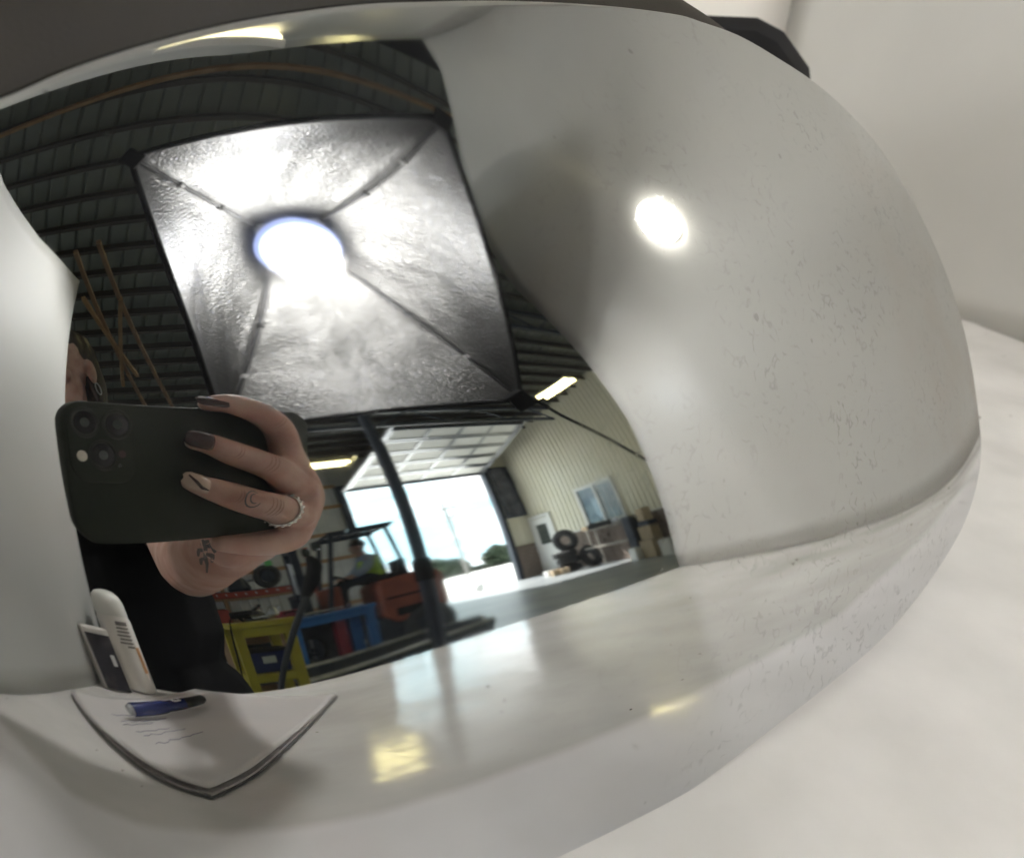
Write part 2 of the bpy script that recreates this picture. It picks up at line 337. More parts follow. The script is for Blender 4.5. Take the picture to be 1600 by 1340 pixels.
tag(MB().grid(lambda u, v: Vector((-.6+u*(XR+.6), YB + wavy(u, v, 8), v*.64)), 20, 12).build('back_wall', M_back, smooth=True, solid=.004), kind='structure')
# roof flap: rises forward from the back wall in a shallow curve
def roofP(u, v):
    y = YB + (.02-YB)*v; z = .63 + .10*v + .28*v**3
    x = -.60+u*(XR+.596); fr = -.045+.15*max(0, (x-.22)/.41)**1.6+.015*max(0, (.2-x)/.8)
    y = YB + (fr-YB)*v
    return Vector((x, y, z + wavy(u, v, 21)))
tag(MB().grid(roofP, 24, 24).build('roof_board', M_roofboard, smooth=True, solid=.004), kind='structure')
lb = thing('added_glow_bar', (.19,.004,.92), 'added slim bar with a warm glow under the front edge of the roof board', 'light bar')  # added bar: its glow stands in for tube lights reflected in the roof board
MB().box((.19,.004,.950),(.24,.016,.062)).build('bar_housing', M_white, lb, bevel=.003)
MB().box((.19,.0145,.948),(.225,.006,.050)).build('glow_strip', M_addedbar, lb)
# left board: curves in towards the front, leaning, front top corner cut on a slant
base = [(.72,-.20),(.30,-.165),(.016,-.137),(-.051,-.128),(-.116,-.117),(-.182,-.101),(-.275,-.082)]
def lwP(u, v):
    k = u*(len(base)-1); i = min(int(k), len(base)-2); t = k-i
    y = base[i][0]*(1-t)+base[i+1][0]*t; x = base[i][1]*(1-t)+base[i+1][1]*t
    top = .455 + .118*min(1, max(0, -y/.275)) - .35*max(0, y); z = v*top
    return Vector((x + (.125+.028*min(1, max(0, -y/.275)))*z + wavy(y, z, 5), y, z))
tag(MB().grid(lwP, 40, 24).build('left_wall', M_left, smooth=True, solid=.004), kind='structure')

q = MB(); rg_ = random.Random(21)
for k in range(34):
    x = .16+rg_.random()*.42; y = -.10+rg_.random()*.42; r_ = (.00035+.0011*rg_.random()**3)
    q.ell((x, y, .0012+r_*.4), (r_*(1+rg_.random()), r_, r_*.7), 7, 4, Matrix.Rotation(rg_.random()*3,3,'Z'))
tag(q.build('grit', M_grit, smooth=True), 'dark crumbs of grit scattered over the white tabletop beside the mirror cap', 'grit', kind='stuff')

# ------------------------------------------------------------------ the chrome mirror cap
X0, Z0, SX = .14, .09, .17
QC = [0.149576,0.083386,0.07483,0.069947,-0.048343,-0.138528,0.050463,0.049516,0.044427,0.04235,0.00442,-0.039578,0.010052,-0.03385,0.026786,0.030038,0.008814,-0.059295,-0.143453,0.074147,0.077022,-0.016444,-0.022638,0.065782,0.006382,-0.092905,-0.019448,0.043751,0.065519,0.089663,0.037618,0.024457,-0.096252,0.016049,-0.04966,-0.023276]
EX = [(i, j) for i in range(8) for j in range(8-i)]
CREASE = [(-.06,.085),(-.04,.073),(-.024,.063),(-.015,.048),(-.005,.041),(.007,.0365),(.024,.0325),(.039,.030),(.058,.0285),(.085,.0275),(.117,.0275),(.145,.028),(.187,.0275),(.231,.0330),(.264,.0378),(.296,.0430),(.33,.048)]
def zc(x):
    for (a, b), (c, d) in zip(CREASE, CREASE[1:]):
        if x <= c: return b + (d-b)*max(0, (x-a)/(c-a))
    return CREASE[-1][1]
KINK = .10
def capf(x, z):
    a = (x-X0)/SX; b = (z-Z0)/SX; pa = [1]; pb = [1]
    for _ in range(7): pa.append(pa[-1]*a); pb.append(pb[-1]*b)
    f = sum(c*pa[i]*pb[j] for c, (i, j) in zip(QC, EX))
    s = zc(x) - z; w = .0022
    sp = s if s > 12*w else (w*math.log(1+math.exp(s/w)) if s > -12*w else 0)
    return f + KINK*.03*(1-math.exp(-sp/.03))*min(1, max(0, (x+.05)/.05))
OUT = [(-.0133,.1557),(-.0015,.1612),(.0124,.1663),(.0301,.1714),(.0518,.1759),(.0707,.1784),(.093,.1808),(.1278,.1831),(.1593,.1838),(.1716,.1828),(.1915,.1804),(.2124,.1752),(.2368,.1683),(.2598,.1593),(.2795,.1494),(.2961,.1354),(.3058,.1225),(.3156,.1012),(.3174,.0786),(.3096,.0561),(.3045,.0431),(.2896,.0308),(.2663,.0203),(.2234,.0076),(.1833,.0055),(.152,.0035),(.105,-.0030),(.0866,-.0035),(.068,-.002),(.038,.0060),(.020,.011),(.003,.0155),(-.018,.019),(-.034,.026),(-.048,.045),(-.055,.07),(-.056,.10),(-.047,.13),(-.030,.149)]
def closed_spline(P, n):
    m = len(P); out = []
    for i in range(m):
        p0, p1, p2, p3 = (Vector(P[(i+k) % m]) for k in (-1,0,1,2))
        for k in range(16):
            t = k/16; out.append(.5*((2*p1)+(-p0+p2)*t+(2*p0-5*p1+4*p2-p3)*t*t+(-p0+3*p1-3*p2+p3)*t**3))
    # smooth then resample by length
    for _ in range(10): out = [(out[i-1]+out[i]*2+out[(i+1) % len(out)])/4 for i in range(len(out))]
    L = [0]
    for i in range(len(out)): L.append(L[-1]+(out[(i+1) % len(out)]-out[i]).length)
    res = []; j = 0
    for k in range(n):
        d = L[-1]*k/n
        while L[j+1] < d: j += 1
        t = (d-L[j])/(L[j+1]-L[j]); res.append(out[j].lerp(out[(j+1) % len(out)], t))
    return res
NB, NR = 420, 150
OB = closed_spline(OUT, NB); CEN = Vector((.125,.085))
cap = thing('side_mirror', (.125,.19,0), 'chrome side mirror cap lying on the white table', 'car mirror')
vs = []; fs = []
cvert = Vector((CEN.x, capf(*CEN), CEN.y)); vs.append(cvert)
for r in range(1, NR+1):
    t = r/NR
    for p in OB:
        q = CEN.lerp(p, t); vs.append(Vector((q.x, capf(q.x, q.y), q.y)))
for k in range(NB): fs.append((0, 1+k, 1+(k+1) % NB))
for r in range(NR-1):
    for k in range(NB): fs.append((1+r*NB+k, 1+r*NB+(k+1) % NB, 1+(r+1)*NB+(k+1) % NB, 1+(r+1)*NB+k))
# rolled edge
rim = vs[-NB:]; inner = vs[-2*NB:-NB]
def rimdirs(k):
    tang = (rim[(k+1) % NB]-rim[k-1]).normalized(); out = (rim[k]-inner[k]); out = (out - tang*out.dot(tang)).normalized()
    n = tang.cross(out).normalized()
    if n.y < 0: n = -n
    return out, n
DIR = [rimdirs(k) for k in range(NB)]
rr = .0016
for a in (20, 40, 60, 80, 100, 120):
    o = len(vs); s, c = math.sin(R(a)), math.cos(R(a))
    for k in range(NB): out, n = DIR[k]; vs.append(rim[k] + out*rr*s + n*rr*(1-c))
    for k in range(NB): fs.append((o-NB+k, o-NB+(k+1) % NB, o+(k+1) % NB, o+k))
o = len(vs)
for k in range(NB): out, n = DIR[k]; vs.append(rim[k] - out*.002 + n*.004)
for k in range(NB): fs.append((o-NB+k, o-NB+(k+1) % NB, o+(k+1) % NB, o+k))
sh = MB().add(vs, fs).build('chrome_shell', M_chrome, cap, smooth='full')
la = sh.data.attributes.new('lip', 'FLOAT', 'POINT')
for i, v in enumerate(sh.data.vertices):
    p = v.co + ORG[sh.name]; t_ = (zc(p.x)-p.z)/.0022 + .5
    la.data[i].value = max(0, min(1, t_))
gk = MB(); gp = [rim[k] + DIR[k][0]*.0011 + DIR[k][1]*.0023 for k in range(NB)]
n_ = 8; gv = []
for k in range(NB):
    o3, n3 = DIR[k]
    gv += [gp[k] + (o3*math.cos(2*math.pi*j/n_) + n3*math.sin(2*math.pi*j/n_))*.0013 for j in range(n_)]
gk.add(gv, [(k*n_+j, ((k+1) % NB)*n_+j, ((k+1) % NB)*n_+(j+1) % n_, k*n_+(j+1) % n_) for k in range(NB) for j in range(n_)])
gk.build('edge_gasket', M_blackcloth, cap, smooth='full')
# dark housing behind the shell, swelling out above its top edge
hs = MB(); rings = []
for oo, yy, wb in ((-.003,.004,0),(-.0015,.006,.10),(.000,.016,.45),(.0,.035,.85),(-.004,.06,1.0),(-.012,.085,.9),(-.03,.11,.5),(-.06,.12,.1)):
    ring = []
    for k in range(0, NB, 3):
        p = rim[k]; out, n = DIR[k]; o2 = Vector((out.x, 0, out.z)); o2 = o2.normalized() if o2.length > 1e-6 else o2
        top = max(0, min(1, (o2.z-.05)/.5)); top = top*top*(3-2*top)
        sw = (.062*max(0, 1-(p.x+.03)/.245)+.010*max(0, min(1, (.24-p.x)/.1)))*top*wb
        inn = oo if top > .5 else min(oo, -.003) - .10*yy*(1-top)
        y = min(yy, .03+.09*top + .09*max(0, min(1, (.15-p.x)/.2)))
        q = p + o2*(inn + sw) + Vector((0, y, 0)); q.z = max(q.z, .001); ring.append(q)
    rings.append(ring)
m = len(rings[0]); vv = [p for r in rings for p in r]
ff = [(i*m+k, i*m+(k+1) % m, (i+1)*m+(k+1) % m, (i+1)*m+k) for i in range(len(rings)-1) for k in range(m)] + [tuple((len(rings)-1)*m+k for k in range(m))]
hs.add(vv, ff).build('housing', M_housing, cap, smooth='full')
# folded mounting arm showing past the shoulder of the cap
am = MB()
prof = [(-.05,.115),(.012,.118),(.026,.113),(.042,.098),(.052,.07),(.056,.02),(-.05,.02)]
ax = Vector((.862,-.507,0)); ay = Vector((.507,.862,0)); ac = Vector((.300,.385,.077))
am.add([ac + ax*x + Vector((0,0,z)) + ay*d for d in (-.022,.022) for x, z in prof], [tuple(range(6,-1,-1)), tuple(range(7,14))] + [(i, (i+1) % 7, 7+(i+1) % 7, 7+i) for i in range(7)])
arm = am.build('mounting_arm', M_black, cap, bevel=.006, smooth=True)
MB().add([ac + ax*x + Vector((0,0,z)) - ay*.0245 for x, z in ((-.03,.100),(.010,.103),(.030,.090),(.040,.06),(-.03,.06))] + [ac + ax*x + Vector((0,0,z)) - ay*.018 for x, z in ((-.03,.100),(.010,.103),(.030,.090),(.040,.06),(-.03,.06))],
   [(0,1,2,3,4),(9,8,7,6,5)] + [(i,(i+1)%5,5+(i+1)%5,5+i) for i in range(5)]).build('arm_cover', mat('grey_plastic', (.035,.033,.031), .6, col2=(.045,.043,.04), nscale=40), arm)

# ------------------------------------------------------------------ softbox on its stand
SB = Matrix.Translation((.3289,-.2632,.5332)) @ Matrix.Rotation(.4987, 4, 'Z') @ Matrix.Rotation(-1.0623, 4, 'X')
sw_, sh_, sr_ = .4118, .5585, -.1431
def sbl(x, y, z):    # softbox space: x right, z up, y towards the light's aim
    return SB @ Vector((x*math.cos(sr_)-z*math.sin(sr_), y, x*math.sin(sr_)+z*math.cos(sr_)))
CRN = [(-sw_/2, sh_/2), (sw_/2, sh_/2), (sw_/2, -sh_/2), (-sw_/2, -sh_/2)]
HX, HZ_ = -.024, .012
HUB = [(HX-.055,HZ_+.055),(HX+.055,HZ_+.055),(HX+.055,HZ_-.055),(HX-.055,HZ_-.055)]
DEP = -.27
sb = thing('softbox', sbl(0, DEP, 0), 'open silver lined softbox with a glowing bulb hanging over the table', 'studio light')
def panel(i, off=0):
    a, b = CRN[i], CRN[(i+1) % 4]; c, d = HUB[i], HUB[(i+1) % 4]
    cx, cz = (a[0]+b[0])/2, (a[1]+b[1])/2; ln = math.hypot(cx, cz); nx, nz_ = cx/ln, cz/ln
    def P(u, v):
        x = (a[0]*(1-u)+b[0]*u)*(1-v)+(c[0]*(1-u)+d[0]*u)*v; z = (a[1]*(1-u)+b[1]*u)*(1-v)+(c[1]*(1-u)+d[1]*u)*v
        y = DEP*v
        bul = (.036*math.sin(math.pi*v)*math.sin(math.pi*u)**.7 - .012*math.sin(math.pi*u)*(1-v))
        e = math.sin(math.pi*u)**.5*math.sin(math.pi*min(1, v*1.02))
        w = .0055*noise.noise(Vector((u*4.1+i*7, v*4.3, 1.3)))*e + .0016*noise.noise(Vector((u*11+i*3, v*9, 4.3)))*e
        # creases fanning from the hub and corners
        w += .0008*math.sin((u-.5)*26*(1.1-v)+i)*math.sin(math.pi*u)*max(0, v-.2)
        w += .002*abs(math.sin((u*(1-v)*9)+i*2))*max(0, .6-u)*e
        q = bul + w + off
        return sbl(x+nx*q, y - q*.6, z+nz_*q)
    return P
for i in range(4):
    MB().grid(panel(i), 44, 44).build('silver_panel', M_silver, sb, smooth='full')
    MB().grid(panel(i, .005), 16, 16).build('outer_panel', M_blackcloth, sb, smooth='full')
for i in range(4):
    c, h = CRN[i], HUB[i]
    pts = []
    for k in range(11):
        t = k/10; bow = .028*math.sin(math.pi*t)
        x = c[0]*(1-t)+h[0]*t; z = c[1]*(1-t)+h[1]*t; ln = math.hypot(x, z)
        i_ = -.004-.016*math.sin(math.pi*t)
        pts.append(sbl(x+i_*x/ln, DEP*t+.004+.012*math.sin(math.pi*t), z+i_*z/ln))
    rb = MB().tube(pts, .0032, 8).build('rib', M_cable, sb, smooth=True)
    for k in (3, 6): 
        p = pts[k]; d = (pts[k+1]-pts[k-1]).normalized()
        MB().tube([p-d*.004, p+d*.004], .0055, 8).build('tie', M_tie if k == 3 else M_blackcloth, rb, smooth=True)
    a, b = CRN[i], CRN[(i+1) % 4]; P = panel(i)
    MB().tube([P(k/20, 0) for k in range(21)],   .0045, 8).build('edge_piping', M_blackcloth, sb, smooth=True)
    cx, cz = c
    big = 1.7 if i == 2 else 1
    m3 = SB.to_3x3() @ Matrix.Rotation(-sr_, 3, 'Y')
    q = MB(); q.box((0,0,0), (.030*big,.012,.024*big)); 
    ang = math.atan2(cz, cx)
    rot = SB.to_3x3() @ Matrix.Rotation(-(ang+sr_), 3, 'Y')
    q.v = [sbl(cx*.985, .003, cz*.985) + rot @ v for v in q.v]
    q.build('corner_pocket', M_blackcloth, sb, bevel=.003)
MB().lathe(sbl(HX, DEP-.012, HZ_), [(.078,0),(.080,.006),(.07,.012)], 28, SB.to_3x3() @ Matrix.Rotation(R(-90), 3, 'X')).build('hub_plate', M_steel, sb, smooth=True)
Mr = SB.to_3x3() @ Matrix.Rotation(R(-90), 3, 'X')
MB().lathe(sbl(HX, DEP, HZ_), [(.052,0),(.064,.012),(.066,.03),(.058,.046),(.044,.052)], 32, Mr).build('bulb_bloom_ring', M_halo, sb, smooth=True)  # ring that imitates the blue bloom round the bulb
MB().ell(sbl(HX, DEP+.112, HZ_), (.034,.030,.078), 28, 18, Mr).build('bulb', M_bulb, sb, smooth=True)
MB().lathe(sbl(HX, DEP-.115, HZ_), [(.032,0),(.036,.01),(.036,.09),(.045,.103)], 20, Mr).build('lamp_socket', M_black, sb, smooth=True)
BK = sbl(HX, DEP-.07, HZ_)
PX, PY = .5365, -.80
ls = thing('light_stand', (PX, PY, -.9), 'black pole of the light stand rising behind the table edge under the softbox', 'light stand')
MB().tube([(PX,PY,-.88),(PX,PY,.1)], .0135, 16).build('lower_tube', M_darksteel, ls, smooth=True)
MB().tube([(PX,PY,.1),(PX,PY,BK.z-.03)], .0118, 16).build('upper_tube', M_darksteel, ls, smooth=True)
MB().lathe((PX,PY,.07), [(.0155,0),(.0165,.005),(.0165,.045),(.0145,.052)], 18).build('clamp_collar', M_black, ls, smooth=True)
MB().tube([(PX,PY,BK.z-.04),(PX-.01,PY+.03,BK.z-.01), BK], .014, 12).build('tilt_bracket', M_black, ls, smooth=True)
for a in (20, 140, 260):
    MB().tube([(PX,PY,-.45),(PX+.42*math.cos(R(a)),PY+.42*math.sin(R(a)),-.888)], .011, 10).build('leg', M_darksteel, ls, smooth=True)
# second softbox, added out of view at left to light the right wall
def dup(root, M):
    r = root.copy(); COL.objects.link(r); r.matrix_world = M
    for ch in list(root.children):
        c = ch.copy(); COL.objects.link(c); c.parent = r
        for g in list(ch.children):
            d = g.copy(); COL.objects.link(d); d.parent = c
    return r
aim1 = (SB.to_3x3() @ Vector((0,1,0))).normalized(); S2 = Vector((-.95,-.62,.82)); aim2 = (Vector((.55,.30,.42))-S2).normalized()
sb2 = dup(sb, Matrix.Translation(S2) @ aim1.rotation_difference(aim2).to_matrix().to_4x4())
tag(sb2, 'added second softbox, out of view left of the booth and aimed at the right wall', 'studio light')
ls2 = thing('light_stand', (S2.x-.12,S2.y-.08,-.9), 'black stand carrying the added second softbox left of the booth', 'light stand')
MB().tube([(S2.x-.12,S2.y-.08,-.88),(S2.x-.12,S2.y-.08,S2.z-.05)], .013, 14).build('pole_tube', M_darksteel, ls2, smooth=True)
MB().tube([(S2.x-.12,S2.y-.08,S2.z-.06), S2-aim2*.09], .012, 12).build('tilt_bracket', M_black, ls2, smooth=True)
for a in (60, 180, 300):
    MB().tube([(S2.x-.12,S2.y-.08,-.45),(S2.x-.12+.40*math.cos(R(a)),S2.y-.08+.40*math.sin(R(a)),-.888)], .010, 10).build('leg', M_darksteel, ls2, smooth=True)
# power cord sagging from the softbox corner to outside the right wall
c0 = sbl(sw_/2, 0, -sh_/2)
pts = [c0, c0+Vector((.03,.006,-.006)), Vector((.655,-.400,.335)), Vector((.735,-.395,.275)), Vector((.785,-.385,.228)), Vector((.83,-.37,.180)), Vector((.86,-.34,.10)), Vector((.87,-.33,-.10)), Vector((.88,-.34,-.5))]
q = MB(); chain(q, pts, [.0036]*len(pts), 8)
tag(q.build('power_cord', M_cable, smooth=True), 'thin black cord sagging from the lower corner of the silver softbox', 'cord')
# second lamp by the right wall
GL = Vector((.6335,.105,.443)); gl = thing('puck_lamp', GL, 'small round white puck lamp shining on the right wall', 'lamp')
Mp = Matrix.Rotation(R(-90),3,'Y')
MB().lathe(GL, [(.031,0),(.034,.002),(.034,.008),(.032,.009)], 36, Mp).build('lamp_housing', M_white, gl, smooth=True)
MB().lathe(GL+Vector((-.0085,0,0)), [(.0355,0),(.0345,.0025),(.026,.0045),(.002,.005)], 36, Mp).build('diffuser', M_globe, gl, smooth=True)

# ------------------------------------------------------------------ things on the table
A, B, D = Vector((.002,.016,0)), Vector((.131,-.176,0)), Vector((-.106,-.102,0))
C_ = Vector((.024,-.268,0))
def padP(z0, lift):
    def P(u, v):
        p = A*(1-u)*(1-v)+B*u*(1-v)+D*(1-u)*v+C_*u*v
        p = p + Vector((.86,.50,0))*(.003*4*u*(1-u)*(1-v)) + Vector((-.70,.71,0))*(.015*4*v*(1-v)*(1-u)) + Vector((0,-.006,0))*max(0,1-(u+v)*5)
        return p + Vector((0,0,z0 + lift*(.0035*math.sin(u*5+v*3)+.004*math.sin(v*6-u*2)+.010*(abs(u-.5)**3*4+abs(v-.5)**3*3)*.6)))
    return P
np_ = thing('notepad', (.012,-.13,0), 'white paper pad lying at the front edge of the table under a blue pen', 'notepad')
bt = MB(); top = padP(.0020, 0); low = padP(.0010, 0)
N_ = 14
bt.grid(top, N_, N_); bt.grid(low, N_, N_)
bd = [(i/N_, 0) for i in range(N_)]+[(1, i/N_) for i in range(N_)]+[(1-i/N_, 1) for i in range(N_)]+[(0, 1-i/N_) for i in range(N_)]
bt.add([top(*b_) for b_ in bd]+[low(*b_) for b_ in bd], [(i, (i+1) % len(bd), len(bd)+(i+1) % len(bd), len(bd)+i) for i in range(len(bd))])
bt.build('page_block', M_pageedge, np_)
bb = MB(); e0 = padP(.0008, 0); e1 = padP(.0002, 0); cen = (A+B+D+C_)/4
grow = lambda p: p + (Vector((p.x,p.y,0))-cen)*.012
bb.grid(lambda u, v: grow(e0(u, v)), N_, N_); bb.add([grow(e0(*b_)) for b_ in bd]+[grow(e1(*b_)) for b_ in bd], [(i, (i+1) % len(bd), len(bd)+(i+1) % len(bd), len(bd)+i) for i in range(len(bd))])
bb.build('backing_card', mat('grey_card', (.13,.125,.122), .8, col2=(.17,.165,.16), nscale=60), np_)
tp = padP(.0036, .25)
cs = MB().grid(tp, 26, 26).build('cover_sheet', M_paper, np_, smooth='full', solid=.0006)
MB().box((A+B+D+C_)/4 + Vector((-.03,.03,.00065)), (.002,.002,.001)).build('staple', M_steel, np_)
rnd = random.Random(3); q = MB()
for j in range(9):
    u0 = .30+.02*rnd.random(); v0 = .35+j*.045; pts = []
    for k in range(16): pts.append(tp(min(.95, u0-.17+.020*k+.006*rnd.random()), v0+.006*math.sin(k*1.9+j*j)+.012*rnd.random())+Vector((0,0,.0006)))
    if j % 3 != 1: q.tube(pts[:7+int(9*rnd.random())], .0003, 4)
q.build('pen_scribble', M_ink2, cs)
pn = thing('marker_pen', (-.012,-.135,.014), 'thick blue pen with black end lying on the white paper pad', 'pen')
a_, b_ = Vector((-.045,-.093,.0108)), Vector((.029,-.186,.0108)); d_ = (b_-a_).normalized()
MB().tube([a_+d_*.002, a_+d_*.003, a_+d_*.045, a_+d_*.052, a_+d_*.078], [.0040,.0048,.0048,.0041,.0041], 18).build('barrel', M_penblue, pn, smooth=True)
MB().tube([a_-d_*.002, a_+d_*.002], [.0030,.0044], 18).build('end_plug', M_steel, pn, smooth=True)
MB().tube([a_+d_*.078, a_+d_*.108, a_+d_*.113], [.0040,.0035,.0022], 18).build('grip', M_black, pn, smooth=True)
MB().box(a_+d_*.066+Vector((.0012,.002,.0040)), (.010,.0045,.0008), rz=math.atan2(d_.y,d_.x)).build('white_mark', M_white, pn)
MB().box(a_+d_*.066+Vector((.0012,.002,.0045)), (.004,.0015,.0006), rz=math.atan2(d_.y,d_.x)+.6).build('mark_stroke', M_penblue, pn)
cn_ = thing('spray_can', (-.0445,-.244,0), 'white domed spray can standing by the left wall behind the black labelled box', 'spray can')
MB().lathe((-.0445,-.244,.0005), [(.0185,0),(.0205,.002),(.0205,.068),(.019,.072)], 30).build('can_body', M_can, cn_, smooth=True)
MB().lathe((-.0445,-.244,.0725), [(.0192,0),(.0196,.002),(.0192,.013),(.0165,.020),(.011,.0245),(.004,.026)], 30).build('domed_cap', M_fixture, cn_, smooth=True)
def arc_patch(c, r, a0, a1, z0, z1, n=8):
    q = MB(); vs = [Vector((c[0]+rr*math.cos(R(a0+(a1-a0)*k/n)), c[1]+rr*math.sin(R(a0+(a1-a0)*k/n)), z)) for rr in (r, r+.0004) for z in (z0, z1) for k in range(n+1)]
    m_ = n+1; fs_ = []
    for k in range(n):
        fs_ += [(2*m_+k, 2*m_+k+1, 3*m_+k+1, 3*m_+k), (k, m_+k, m_+k+1, k+1), (k, k+1, 2*m_+k+1, 2*m_+k), (m_+k, 3*m_+k, 3*m_+k+1, m_+k+1)]
    return q.add(vs, fs_)
ci = random.Random(5)
for j in range(7):
    w_ = 26+ci.random()*22
    arc_patch((-.0445,-.244), .0206, 42, 42+w_, .064-j*.0035, .0657-j*.0035+(.002 if j == 0 else 0)).build('print_line', M_label, cn_)
arc_patch((-.0445,-.244), .0206, 22, 40, .020, .044).build('orange_print', M_orange, cn_)
bx = thing('labelled_box', (-.0735,-.210,0), 'small white edged box with a black front standing beside the spray can', 'box')
MB().box((-.0735,-.210,.029), (.034,.020,.058), rz=R(-28)).build('carton', M_can, bx, bevel=.002)
mr_ = Matrix.Rotation(R(-28), 3, 'Z')
MB().box(Vector((-.0735,-.210,.0265)) + mr_ @ Vector((.001,.0104,0)), (.031,.001,.051), rz=R(-28)).build('black_label', M_darkbox, bx)
MB().box(Vector((-.0735,-.210,.033)) + mr_ @ Vector((.010,.0112,-.004)), (.005,.0006,.010), rz=R(-28)).build('white_print', M_white, bx)

# ------------------------------------------------------------------ the workshop behind the photographer
FZ = -.9; DW = -15.9; SWX = 12.3; LX = -10.0; BY = 5.0
JL, JR, HZ = 7.05, 11.15, 4.0
def zr(y): return 5.3 + .10*(y-DW)
tag(MB().box(((SWX+LX)/2, (BY+DW)/2-.0, FZ-.1), (SWX-LX+.6, BY-DW+.6, .2)).build('floor', M_floor), kind='structure')
tag(MB().box((0, DW-160, FZ-.14), (700, 319.4, .2)).build('ground', M_gravel), kind='structure')
# corrugated roof sheet on purlins
rf = MB(); xs = []; x = LX-.3
prof = [(0,0),(.22,0),(.235,.03),(.265,.03),(.28,0)]
while x < SWX+.3:
    for dx, dz in prof[:-1]: xs.append((x+dx, dz))
    x += .28
n = len(xs)
rf.add([Vector((x, y, zr(y)+dz+.12)) for y in (DW-.3, BY+.3) for x, dz in xs], [(i, i+1, n+i+1, n+i) for i in range(n-1)])
roof = tag(rf.build('roof', M_roof, org=(0,0,zr(0))), kind='structure')
pm = unit_block('purlin', M_purlin, 0)
y = DW+.35; 
while y < BY:
    piece(pm, 'purlin', roof, ((LX+SWX)/2, y, zr(y)+.02), (R(5.7),0,0), (SWX-LX, .075, .18)); y += .62
# solid walls away from the door
tag(MB().box((LX-.1, (DW+BY)/2, 2.5), (.2, BY-DW+.4, 7.6)).build('far_left_wall', M_liner), kind='structure')
dp = thing('added_glow_panel', (LX+.03,-5.5,3.0), 'added long glowing panel, out of view high in the far left workshop wall', 'added light panel')  # unseen panel added to throw a cool streak on the right wall
for k in range(5): MB().box((LX+.03,-7.5+k*1.0,3.72),(.03,.95,1.4)).build('pane', M_addedpanel, dp)
q = MB()
for k in range(6): q.box((LX+.045,-8.0+k*1.0,3.72),(.07,.05,1.5))
q.box((LX+.045,-5.5,2.99),(.075,5.1,.06)); q.box((LX+.045,-5.5,4.45),(.075,5.1,.06)); q.build('frame', M_darksteel, dp)
tag(MB().box(((LX+SWX)/2, BY+.1, 2.8), (SWX-LX, .2, 7.6)).build('rear_wall', M_liner), kind='structure')
def ribbed(mb, x0, x1, z0, z1, y, pitch, depth, axis='x'):
    pts = []; x = x0
    while x < x1-1e-6:
        for dx, d in ((0,0),(pitch*.72,0),(pitch*.79,depth),(pitch*.93,depth)):
            if x+dx < x1: pts.append((x+dx, d))
        x += pitch
    pts.append((x1, 0)); n = len(pts)
    f = (lambda u, d, z: Vector((u, y+d, z))) if axis == 'x' else (lambda u, d, z: Vector((y-d, u, z)))
    mb.add([f(u, d, z) for z in (z0, z1) for u, d in pts], [(i, i+1, n+i+1, n+i) for i in range(n-1)])
q = MB()
ribbed(q, LX, JL-.10, FZ, zr(DW)+.1, DW, .30, .022)
ribbed(q, JL-.10, JR+.10, HZ+.05, zr(DW)+.1, DW, .30, .022)
dwall = tag(q.build('door_wall', M_liner, org=(0,DW,FZ), solid=.02), kind='structure')
gm = unit_block('girt', M_wood2, 0)
for z in (-.15, .60, 1.45, 2.40, 3.43, 4.25):
    piece(gm, 'girt', dwall, ((LX+JL)/2-.1, DW+.05+.02, z), (0,0,0), (JL-.2-LX, .05, .13))
stm = unit_block('wall_stud', M_wood2, 0)
for x in (-7,-4.5,-2,.5,3.0,5.3): piece(stm, 'wall_stud', dwall, (x, DW+.16, 2), (0,0,0), (.12,.14,5.8))
for x in (JL-.12, JR+.12): piece(unit_block('door_jamb', M_darksteel, 0), 'door_jamb', dwall, (x, DW+.06, (HZ+FZ)/2), (0,0,0), (.16,.24,HZ-FZ))
piece(unit_block('door_lintel', M_darksteel, 0), 'door_lintel', dwall, ((JL+JR)/2, DW+.06, HZ+.11), (0,0,0), (JR-JL+.4,.22,.20))
# right of the door: pale panel above a stone wainscot
rp = MB(); ribbed(rp, JR+.2, SWX, .45, zr(DW)+.1, DW+.02, .30, .02)
rpo = tag(rp.build('return_wall', M_siding, org=(SWX,DW,FZ), solid=.02), kind='structure')
q = MB(); ribbed(q, DW, BY, .47, 7.3, SWX, .24, .034, 'y')
sidew = tag(q.build('side_wall', M_siding, org=(SWX,-8,FZ), solid=.004), kind='structure')
st = thing('wainscot', (SWX-.05,-11,FZ), 'stone block wainscot along the foot of the beige ribbed wall', 'stone wainscot')
MB().box((SWX+.02,-8.6,FZ+.68),(.10,14.2,1.36)).build('mortar_bed', M_mortar, st)
sm = unit_block('stone', M_stone, .10)
rs = random.Random(11); z = FZ
for row in range(9):
    h = .15; y = DW+.06-rs.random()*.2
    while y < -4.2:
        L_ = .28+rs.random()*.34
        if not (-15.75 < y+L_/2 < -14.55):
            piece(sm, 'stone', st, (SWX-.045-.015*rs.random(), y+L_/2, z+h/2), (0, 0, R(rs.uniform(-1.5,1.5))), (.075+.03*rs.random(), L_-.018, h-.016))
        y += L_
    z += h
MB().box((SWX-.075,-9.6,FZ+1.375),(.07,12.2,.035)).build('cap_strip', M_white, st)
s2 = thing('wainscot', ((JR+SWX)/2, DW+.1, FZ), 'dark brown stone wainscot between the big door and the corner', 'stone wainscot')
MB().box(((JR+.2+SWX)/2, DW+.04, FZ+.68), (SWX-JR-.2, .06, 1.36)).build('mortar_bed', M_mortar, s2)
z = FZ
